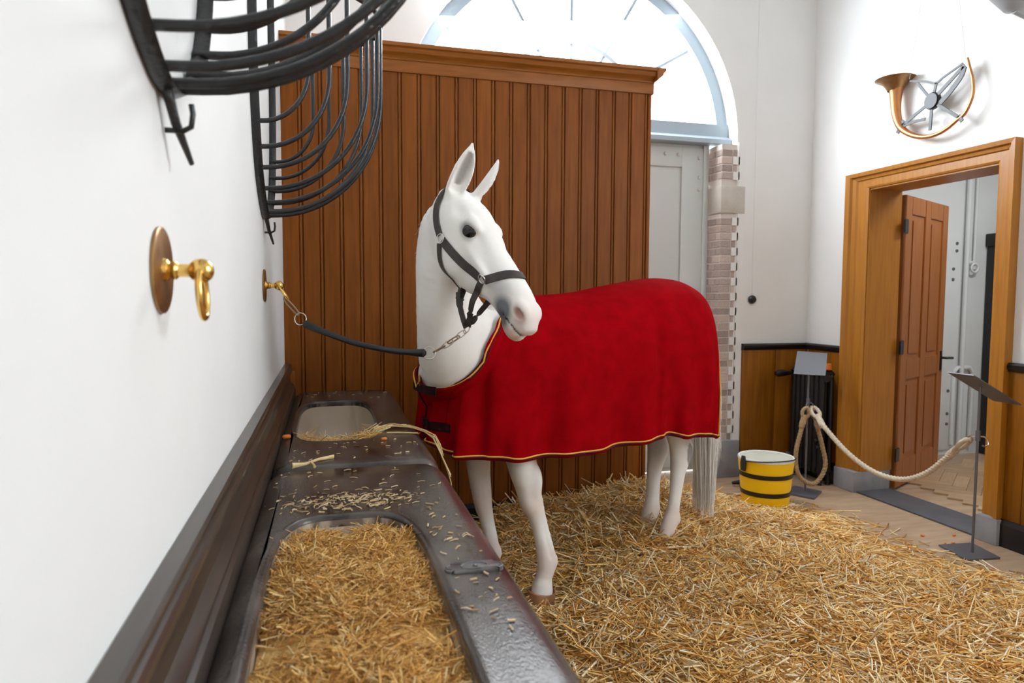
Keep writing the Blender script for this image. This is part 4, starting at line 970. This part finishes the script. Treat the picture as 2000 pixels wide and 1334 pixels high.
# straw heaped in the near manger and left in the far basin
n = 24000; th = rng.uniform(0, 2 * PI, n); rr = np.sqrt(rng.uniform(0, 1, n)) * .97
cx, cy, rx, ry = .288, 1.1825, .17, .6325
sx = np.sign(np.cos(th)) * np.abs(np.cos(th)) ** .48 * rr; sy = np.sign(np.sin(th)) * np.abs(np.sin(th)) ** .48 * rr
dome = lambda q: .885 + .028 * (1 - q ** 3)
hay = thing('manger_straw', 'chopped golden straw filling the basin of the nearer manger', 'straw', (cx, cy, .80), kind='stuff')
px_, py_ = cx + sx * rx, cy + sy * ry
P = np.stack([px_, py_, dome(np.maximum(np.abs(sx), np.abs(sy))) + .006 * np.sin(px_ * 40) * np.sin(py_ * 33) + rng.uniform(-.006, .012, n)], 1)
L = rng.gamma(5, .0075, n) + .008; L = np.minimum(L, .03 + 2.2 * np.minimum(rx - np.abs(P[:, 0] - cx), ry - np.abs(P[:, 1] - cy)).clip(0, 1))
v, f, c = blades(P, L, rng.uniform(.0007, .0019, n), .36, L * .10, [(.38, .145, .018), (.68, .34, .065), (.86, .52, .155), (.94, .73, .38)])
mesh_np('loose_straw', v, f, M['straw'], hay, c)['kind'] = 'stuff'
u = np.linspace(0, 2 * PI, 64, endpoint=False); V = []
for q in (1.0, .8, .5, .2, .02):
    for a in u: V.append((cx + math.copysign(abs(math.cos(a)) ** .48, math.cos(a)) * rx * .985 * q, cy + math.copysign(abs(math.sin(a)) ** .48, math.sin(a)) * ry * .985 * q, dome(q) - .006))
F = [(i * 64 + k, i * 64 + (k + 1) % 64, (i + 1) * 64 + (k + 1) % 64, (i + 1) * 64 + k) for i in range(4) for k in range(64)]
fix_normals(mk('straw_mass', V, F, M['straw_bed'], hay, smooth=True))['kind'] = 'stuff'
n = 520; x = .135 + .30 * rng.uniform(0, 1, n); y = 2.86 + np.abs(rng.normal(0, .16, n)); z = .862 - .2 * (y - 2.9) + rng.uniform(0, 1, n) * (.05 + .05 * np.clip((x - .34) / .1, 0, 1) + .03 * np.clip((.2 - x) / .06, 0, 1))
hay2 = thing('basin_straw', 'thin remains of straw lying in the cream basin', 'straw', (.29, 3.1, .65), kind='stuff')
L = np.minimum(rng.gamma(5, .014, n) + .02, .12); v, f, c = blades(np.stack([x, y, z], 1), L, rng.uniform(.0010, .0022, n), .45, L * .1, PAL); mesh_np('loose_straw', v, f, M['straw'], hay2, c)['kind'] = 'stuff'
n = 900; x = .15 + .28 * rng.uniform(0, 1, n); y = rng.uniform(2.84, 3.5, n); z = .66 + rng.uniform(0, .16, n) * np.clip((3.5 - y) / .4, .2, 1); L = rng.gamma(5, .012, n) + .02
v, f, c = blades(np.stack([x, y, z], 1), np.minimum(L, .1), rng.uniform(.0010, .0020, n), .3, L * .1, PAL); mesh_np('under_straw', v, f, M['straw'], hay2, c)['kind'] = 'stuff'
# chaff scattered over the manger rims
n = 430; x = np.concatenate([rng.normal(.30, .11, 250), rng.uniform(.09, .6, 60), rng.uniform(.47, .58, 60), rng.uniform(.07, .6, 60)]); y = np.concatenate([1.93 + rng.normal(0, .045, 250), rng.uniform(1.86, 2.3, 60), rng.uniform(1.1, 1.9, 60), np.where(rng.uniform(size=60) < .6, rng.uniform(2.40, 2.74, 60), rng.uniform(3.9, 4.2, 60))])
ok = (x > .075) & (x < .575) & ~((x > .1) & (x < .475) & (y < 1.835)) & ~((x > .1) & (x < .475) & (y > 2.76) & (y < 3.87)) & ((np.abs(y - 2.353) > .03)); x, y = x[ok], y[ok]; n = len(x)
L = rng.uniform(.006, .026, n); v, f, c = blades(np.stack([x, y, np.full(n, ZM + .0026)], 1), L, rng.uniform(.0012, .0032, n), .02, L * .1, [(.5, .3, .12), (.66, .48, .26), (.8, .66, .45)])
tag(mesh_np('straw_chaff', v, f, M['straw'], None, c), 'pale chaff and straw crumbs scattered on the dark manger rims', 'straw', kind='stuff')
M['straw_one'] = mat('straw_single', (.74, .56, .28), .5, noise=(.62, .44, .18), scale=30)
st = thing('straw_stalk', 'thick pale straw stalk lying across the gap between both mangers', 'straw', (.24, 2.4, ZM + .001))
tube('stem', [(.128, 2.335, .944), (.170, 2.36, .942), (.21, 2.43, .939), (.262, 2.47, .937)], [.010, .0045, .005, .007], M['straw_one'], st, n=7, ry=[.006, .004, .003, .003]); tube('side_stem', [(.185, 2.385, .942), (.195, 2.36, .9395), (.20, 2.33, .938)], [.003, .0035, .005], M['straw_one'], st, n=6)
wi = thing('straw_wisp', 'wisp of long straw trailing from the cream basin over the manger edge', 'straw', (.55, 2.95, .70))
for k in range(26):
    j = lambda s: rng.normal(0, s, 3) * (1, 1, .35)
    base = [np.array(p) for p in ((.40, 2.90, .88), (.44, 2.93, .935), (.50, 2.96, .943), (.565, 2.96, .943))]
    ext = [np.array(p) for p in ((.61, 2.90, .938), (.655, 2.76, .93), (.68, 2.70, .86), (.695, 2.66, .79), (.705, 2.64, .71))]
    P = [p + j(.014) for p in base[:rng.integers(2, 5)]]
    if k < 6: P = [p + j(.010) for p in base] + [p + j(.008) + np.array([.01, 0, 0]) for p in ext[:2 + k // 2 + (k == 0) * 3]]
    P = np.array(P); P[:, 2] = np.where((P[:, 0] < .60) & (P[:, 0] > .465), np.maximum(P[:, 2], ZM + .006), P[:, 2]); P[:, 0] = np.where(P[:, 2] < .92, np.maximum(P[:, 0], .645 * (P[:, 0] > .5)), P[:, 0])
    tube('stalk', crom(P, 12), rng.uniform(.0014, .0026), M['straw_one'], wi, n=5)
o = tube('straw_stalk', crom([(.478, 2.855, .937), (.53, 2.85, .936), (.605, 2.84, .932)], 8), .0028, M['straw_one'], n=6); tag(o, 'single straight straw lying beside the opening of the cream basin', 'straw')
def pellet(c, r, l, d, label, group=None, m=None):
    d = np.array(d, float) / np.linalg.norm(d); c = np.array(c); P = [c - d * l, c - d * l * .8, c, c + d * l * .8, c + d * l]
    tag(tube('carrot_piece', P, [r * .5, r * .92, r, r * .95, r * .55], m or M['orange'], n=10), label, 'carrot', group)
pellet((.083, 2.86, ZM + .0085), .0085, .016, (.9, .2, 0), 'brown orange carrot stub beside the wall rail on the far manger'); pellet((.457, 2.735, ZM + .0065), .0065, .011, (.9, .3, 0), 'small orange carrot slice on the manger rim below the cream basin')

# ------------------------------------------------------------------ bucket
BX, BY = 3.31, 4.285
bk = thing('bucket', 'yellow wooden bucket with two black hoops and white inside', 'bucket', (BX, BY, 0))
lathe('shell', [(0, .004), (.155, .004), (.158, .0), (.163, .004), (.194, .345), (.194, .352), (.184, .352), (.184, .345), (.181, .335)], (BX, BY, 0), M['yellow'], bk, n=48)
lathe('lining', [(.1835, .349), (.181, .335), (.153, .03), (0, .028)], (BX, BY, 0), M['white_paint'], bk, n=48)
lathe('rim', [(.181, .349), (.185, .3555), (.193, .3555), (.1965, .349), (.1955, .336)], (BX, BY, 0), M['white_paint'], bk, n=48)
for z in (.235, .105):
    r = .163 + .031 * z / .345; lathe('hoop', [(r - .002, z - .016), (r + .0035 - .0014, z - .016), (r + .0065, z + .016), (r + .001, z + .016)], (BX, BY, 0), M['black_gloss'], bk, n=48)
hl = [(BX - .2 * math.cos(a) * 1.0, BY - .2 * math.sin(a), .335 + .025 * math.sin(PI * t)) for t, a in ((i / 24, PI * i / 24 + .1) for i in range(25))]
tube('handle', hl, .0045, M['black_iron'], bk, n=8)
for s, a in ((1, .1), (-1, PI + .1)):
    c = np.array([BX - .194 * math.cos(a), BY - .194 * math.sin(a), 0]); d = np.array([-math.cos(a), -math.sin(a), 0]); w = np.array([-d[1], d[0], 0])
    v = [c + w * x + d * y + ZU * z for y in (.0, .014) for x, z in ((-.02, .265), (.02, .265), (.026, .32), (.012, .372), (-.012, .372), (-.026, .32))]
    fix_normals(mk('handle_lug', v, [tuple(range(6)), tuple(range(11, 5, -1))] + [(k, (k + 1) % 6, 6 + (k + 1) % 6, 6 + k) for k in range(6)], M['black_iron'], bk))

# ------------------------------------------------------------------ sign stands and barrier ropes
def quad_plate(name, c4, th, m, parent):
    c4 = [np.array(p, float) for p in c4]; n = np.cross(c4[1] - c4[0], c4[3] - c4[0]); n /= np.linalg.norm(n)
    o = fix_normals(mk(name, [p for p in c4] + [p - n * th for p in c4], [(0, 1, 2, 3), (7, 6, 5, 4)] + [(k, 4 + k, 4 + (k + 1) % 4, (k + 1) % 4) for k in range(4)], m, parent)); return o
s1 = thing('sign_stand', 'steel sign stand with blank sloping plate before the black radiator', 'sign stand', (3.79, 4.46, 0))
quad_plate('base_plate', [(3.62, 4.46, .014), (3.73, 4.28, .014), (3.92, 4.43, .014), (3.81, 4.62, .014)], .012, M['dark_steel'], s1)
tube('post', [(3.79, 4.46, .01), (3.79, 4.46, .94)], .0075, M['dark_steel'], s1, n=10); tube('collar', [(3.79, 4.46, .675), (3.79, 4.46, .735)], .013, M['dark_steel'], s1, n=10)
quad_plate('sign_plate', [(3.665, 4.47, .925), (3.90, 4.41, .912), (4.00, 4.52, 1.072), (3.775, 4.58, 1.088)], .006, M['sheet_steel'], s1)
for dx in (-.028, .03): tube('rope_hook', [(3.79, 4.46, .70), (3.79 + dx * .6, 4.445, .70), (3.79 + dx, 4.44, .688), (3.79 + dx * 1.3, 4.44, .66), (3.79 + dx * .7, 4.44, .645)], .005, M['dark_steel'], s1, n=7)
s2 = thing('sign_stand', 'dark steel sign stand beside the honey brown dado and doorway', 'sign stand', (3.89, 3.12, 0))
quad_plate('base_plate', [(3.76, 3.04, .012), (3.98, 3.02, .012), (4.035, 3.25, .012), (3.81, 3.275, .012)], .010, M['dark_steel'], s2)
tube('post', [(3.89, 3.12, .01), (3.89, 3.12, .99)], .0075, M['dark_steel'], s2, n=10); tube('collar', [(3.89, 3.12, .675), (3.89, 3.12, .735)], .013, M['dark_steel'], s2, n=10)
quad_plate('sign_plate', [(3.76, 3.05, 1.072), (4.09, 3.03, .895), (4.09, 3.20, .895), (3.76, 3.22, 1.072)], .006, M['dark_steel'], s2)
tube('rope_hook', [(3.89, 3.12, .70), (3.925, 3.11, .70), (3.945, 3.105, .685), (3.945, 3.10, .655), (3.925, 3.10, .642), (3.905, 3.10, .65)], .005, M['steel'], s2, n=7); tube('rope_hook', [(3.89, 3.12, .70), (3.875, 3.15, .70), (3.865, 3.165, .685), (3.868, 3.17, .665)], .005, M['steel'], s2, n=7)
def rope(name, label, P, m, r, eyes):
    t = thing(name, label, 'rope', tuple(np.array(P).min(0)), group=None)
    C = crom(P, 260); tube('strand', C, r, m, t, n=15, lay=2 * PI / .075)
    for e, inn in eyes:
        e, inn = np.array(e, float), np.array(inn, float); d = inn - e; l = np.linalg.norm(d); d /= l; w = np.cross(d, (.26, .96, 0)); w /= np.linalg.norm(w)
        tube('eye_loop', crom([inn, e + d * l * .6 + w * .028, e + d * .02 + w * .022, e - d * .005, e + d * .02 - w * .022, e + d * l * .6 - w * .022, inn], 40), r * .82, m, t, n=10, lay=2 * PI / .05)
        tube('splice', crom([inn - d * .035, inn, inn + d * .05, inn + d * .075], 16), [r * 1.2] * 3 + [r * 1.35] * 4 + [r * 1.4] * 3 + [r * 1.35] * 4 + [r * 1.1] * 2, m, t, n=12, lay=2 * PI / .03)
RM = [(3.815, 4.365, .59), (3.81, 4.26, .52), (3.84, 4.09, .395), (3.875, 3.925, .315), (3.91, 3.782, .288), (3.935, 3.643, .311), (3.95, 3.51, .387), (3.945, 3.40, .485), (3.93, 3.31, .565)]
rope('barrier_rope', 'pale barrier rope sagging across the doorway between two sign stands', RM, M['rope_white'], .0175, [((3.822, 4.445, .665), (3.815, 4.365, .59)), ((3.872, 3.165, .675), (3.93, 3.31, .565))])
RL = [(3.742, 4.44, .581), (3.718, 4.44, .483), (3.682, 4.44, .325), (3.688, 4.43, .187), (3.744, 4.42, .108), (3.82, 4.41, .081), (3.889, 4.41, .129), (3.925, 4.41, .227), (3.90, 4.42, .365), (3.862, 4.43, .503), (3.852, 4.435, .57)]
rope('barrier_rope', 'tan hemp rope hanging in a long loop on one sign stand', RL, M['rope'], .0165, [((3.765, 4.44, .662), (3.742, 4.44, .581)), ((3.835, 4.44, .655), (3.852, 4.435, .57))])
# ------------------------------------------------------------------ radiator in the corner
rd = thing('radiator', 'black cast iron column radiator in the panelled corner', 'radiator', (4.09, 4.79, 0))
for i in range(7):
    y = 4.62 + i * .056
    for x in (4.045, 4.125): tube('column', [(x, y, .10), (x, y, .13), (x, y, .5), (x, y, .86), (x, y, .89)], [.018, .022, .022, .022, .018], M['black_cast'], rd, n=10, ry=[.02, .026, .026, .026, .02])
    tube('header', [(4.03, y, .885), (4.05, y, .905), (4.12, y, .905), (4.14, y, .885)], .024, M['black_cast'], rd, n=8); tube('header', [(4.03, y, .11), (4.14, y, .11)], .024, M['black_cast'], rd, n=8)
for y in (4.62, 4.956):
    for x in (4.045, 4.125): tube('foot', [(x, y, .0), (x, y, .02), (x, y, .10)], [.024, .018, .016], M['black_cast'], rd, n=8)
tube('valve', [(4.07, 4.59, .87), (4.05, 4.56, .87), (4.03, 4.55, .87)], [.02, .026, .03], M['black_cast'], rd, n=12); tube('valve_lever', [(4.06, 4.975, .87), (3.99, 4.95, .872), (3.93, 4.945, .874), (3.87, 4.94, .874), (3.845, 4.94, .874)], [.014, .016, .028, .03, .018], M['black_cast'], rd, n=10)
for y, z in ((4.60, .60), (4.575, .55), (4.62, .36), (4.58, .40), (4.60, .31)): lathe('cap_nut', [(.02, 0), (.016, .012), (0, .016)], (4.02, y + .02, z), M['black_gloss'], rd, axis=(-1, -.2, 0), n=12)
oc = thing('orange_cap', 'small bright orange cap standing on top of the black radiator', 'cap', (4.08, 4.615, .93)); lathe('cap', [(0, 0), (.034, 0), (.034, .04), (.03, .05), (0, .052)], (4.08, 4.615, .93), M['orange'], oc, n=20); lathe('grip_ring', [(.036, .004), (.037, .012), (.034, .016)], (4.08, 4.615, .93), M['orange'], oc, n=20)
# small black iron fitting by the brick jamb
ft = thing('boot_scraper', 'small black iron scraper foot on the floor behind the bucket', 'scraper', (3.42, 4.72, 0))
tube('bar', [(3.34, 4.75, .03), (3.40, 4.74, .035), (3.46, 4.72, .05), (3.54, 4.74, .06)], [.012, .02, .026, .02], M['black_cast'], ft, n=8); tube('toe', [(3.45, 4.72, .04), (3.44, 4.68, .015), (3.43, 4.65, .012)], [.022, .016, .012], M['black_cast'], ft, n=8); box('upright', 3.505, 3.575, 4.72, 4.80, .0, .28, M['black_cast'], ft, bevel=.008)
# carrot pieces on the floor
for i, (x, y) in enumerate(((4.06, 3.395), (3.86, 3.44), (3.875, 3.29), (3.93, 3.285))): pellet((x, y, .006), .006, .011, (math.cos(i * 2), math.sin(i * 2), 0), 'small orange carrot crumb on the floor between sign stand and threshold', 'carrot crumbs before the threshold')

# ------------------------------------------------------------------ wall pull cord, horn, wall light
pc = thing('pull_cord', 'thin pull cord ending in a round black knob on back wall', 'pull cord', (3.665, YB - .012, 1.45))
tube('cord', [(3.665, YB - .008, 1.5), (3.664, YB - .008, 3.0), (3.664, YB - .008, 4.6)], .0014, M['cord'], pc, n=6); lathe('knob', [(0, -.035), (.02, -.034), (.033, -.022), (.036, -.008), (.03, 0), (0, .002)], (3.665, YB - .004, 1.485), M['black_gloss'], pc, axis=(0, 1, 0), n=24)
HXW = 4.15
hn = thing('horn', 'coiled copper hunting horn with dark straps hanging on the white wall', 'horn', (HXW, 3.85, 2.58))
tb = [(4.108, 3.03), (4.099, 2.974), (4.098, 2.884), (4.086, 2.792), (4.049, 2.705), (3.984, 2.646), (3.9, 2.603), (3.821, 2.583), (3.738, 2.583), (3.66, 2.604), (3.591, 2.639), (3.54, 2.666), (3.504, 2.722), (3.487, 2.781), (3.494, 2.862), (3.515, 2.932), (3.538, 3.008)]
rad = [.075, .048, .036, .031, .026, .021, .0175, .015, .013, .012, .011, .0105, .010, .0095, .009, .0085, .008]
C4 = crom([(HXW, a, b, r) for (a, b), r in zip(tb, rad)], 80); tube('tube', C4[:, :3], C4[:, 3], M['copper'], hn, n=16, up0=(1, 0, 0))
ba = np.array([0, .02, 1.0]); lathe('bell', [(.05, -.065), (.06, -.045), (.078, -.02), (.105, .0), (.130, .012), (.132, .016), (.128, .018), (.10, .006), (.07, -.02), (.03, -.06), (0, -.07)], (HXW, 4.108, 3.03), M['brass_old'], hn, axis=tuple(ba), n=32)
hub = (3.785, 2.809)
lathe('hub', [(0, -.02), (.05, -.02), (.056, -.012), (.056, .012), (.05, .02), (0, .02)], (HXW, *hub), M['black_cast'], hn, axis=(1, 0, 0), n=20)
def strap(nm, pts, w):
    P = crom([(HXW - .004, a, b) for a, b in pts], max(6, 5 * len(pts))); v, f = ribbon_vf(P, np.tile((-1.0, 0, 0), (len(P), 1)), w, .006); fix_normals(mk(nm, v, f, M['black_cast'], hn))
for e, w in (((4.042, 2.698), .022), ((3.791, 2.618), .022), ((3.568, 2.643), .022), ((3.55, 2.968), .026), ((3.912, 2.964), .018), ((3.756, 2.918), .020)):
    mid_ = tuple((a + b) / 2 for a, b in zip(hub, e)); strap('spoke_strap', [hub, mid_, e], w)
strap('spoke_strap', [(3.725, 2.775), (3.65, 2.83), (3.576, 2.901), (3.55, 2.958)], .036); strap('rim_strap', [(3.974, 2.993), (3.846, 2.953), (3.762, 2.918), (3.702, 2.939), (3.619, 2.964), (3.563, 2.982)], .014); strap('loose_strap', [(4.01, 2.70), (3.919, 2.707), (3.833, 2.703)], .02)
strap('wrap', [(4.065, 2.66), (4.04, 2.70), (4.01, 2.735)], .03); strap('wrap', [(3.58, 2.66), (3.565, 2.643), (3.55, 2.62)], .026)
for a, b in (((3.985, 3.01), (3.86, 4.2)), ((3.55, 3.0), (3.72, 3.8))): tube('cord', [(HXW, *a), (HXW + .02, (a[0] + b[0]) / 2, (a[1] + b[1]) / 2), (XR - .005, *b)], 0.0022, M['cord'], hn, n=6)
wl_ = thing('wall_lamp', 'grey metal bowl lamp high on the white wall beyond the horn', 'lamp', (4.0, 3.0, 3.1)); lathe('bowl', [(0, 0), (.05, .01), (.26, .27), (.27, .30), (.26, .30), (.05, .03), (0, .02)], (3.93, 3.06, 3.08), M['lamp_grey'], wl_, n=32); tube('arm', [(3.93, 3.06, 3.09), (4.1, 3.06, 3.05), (4.216, 3.06, 3.11)], .02, M['lamp_grey'], wl_, n=10)
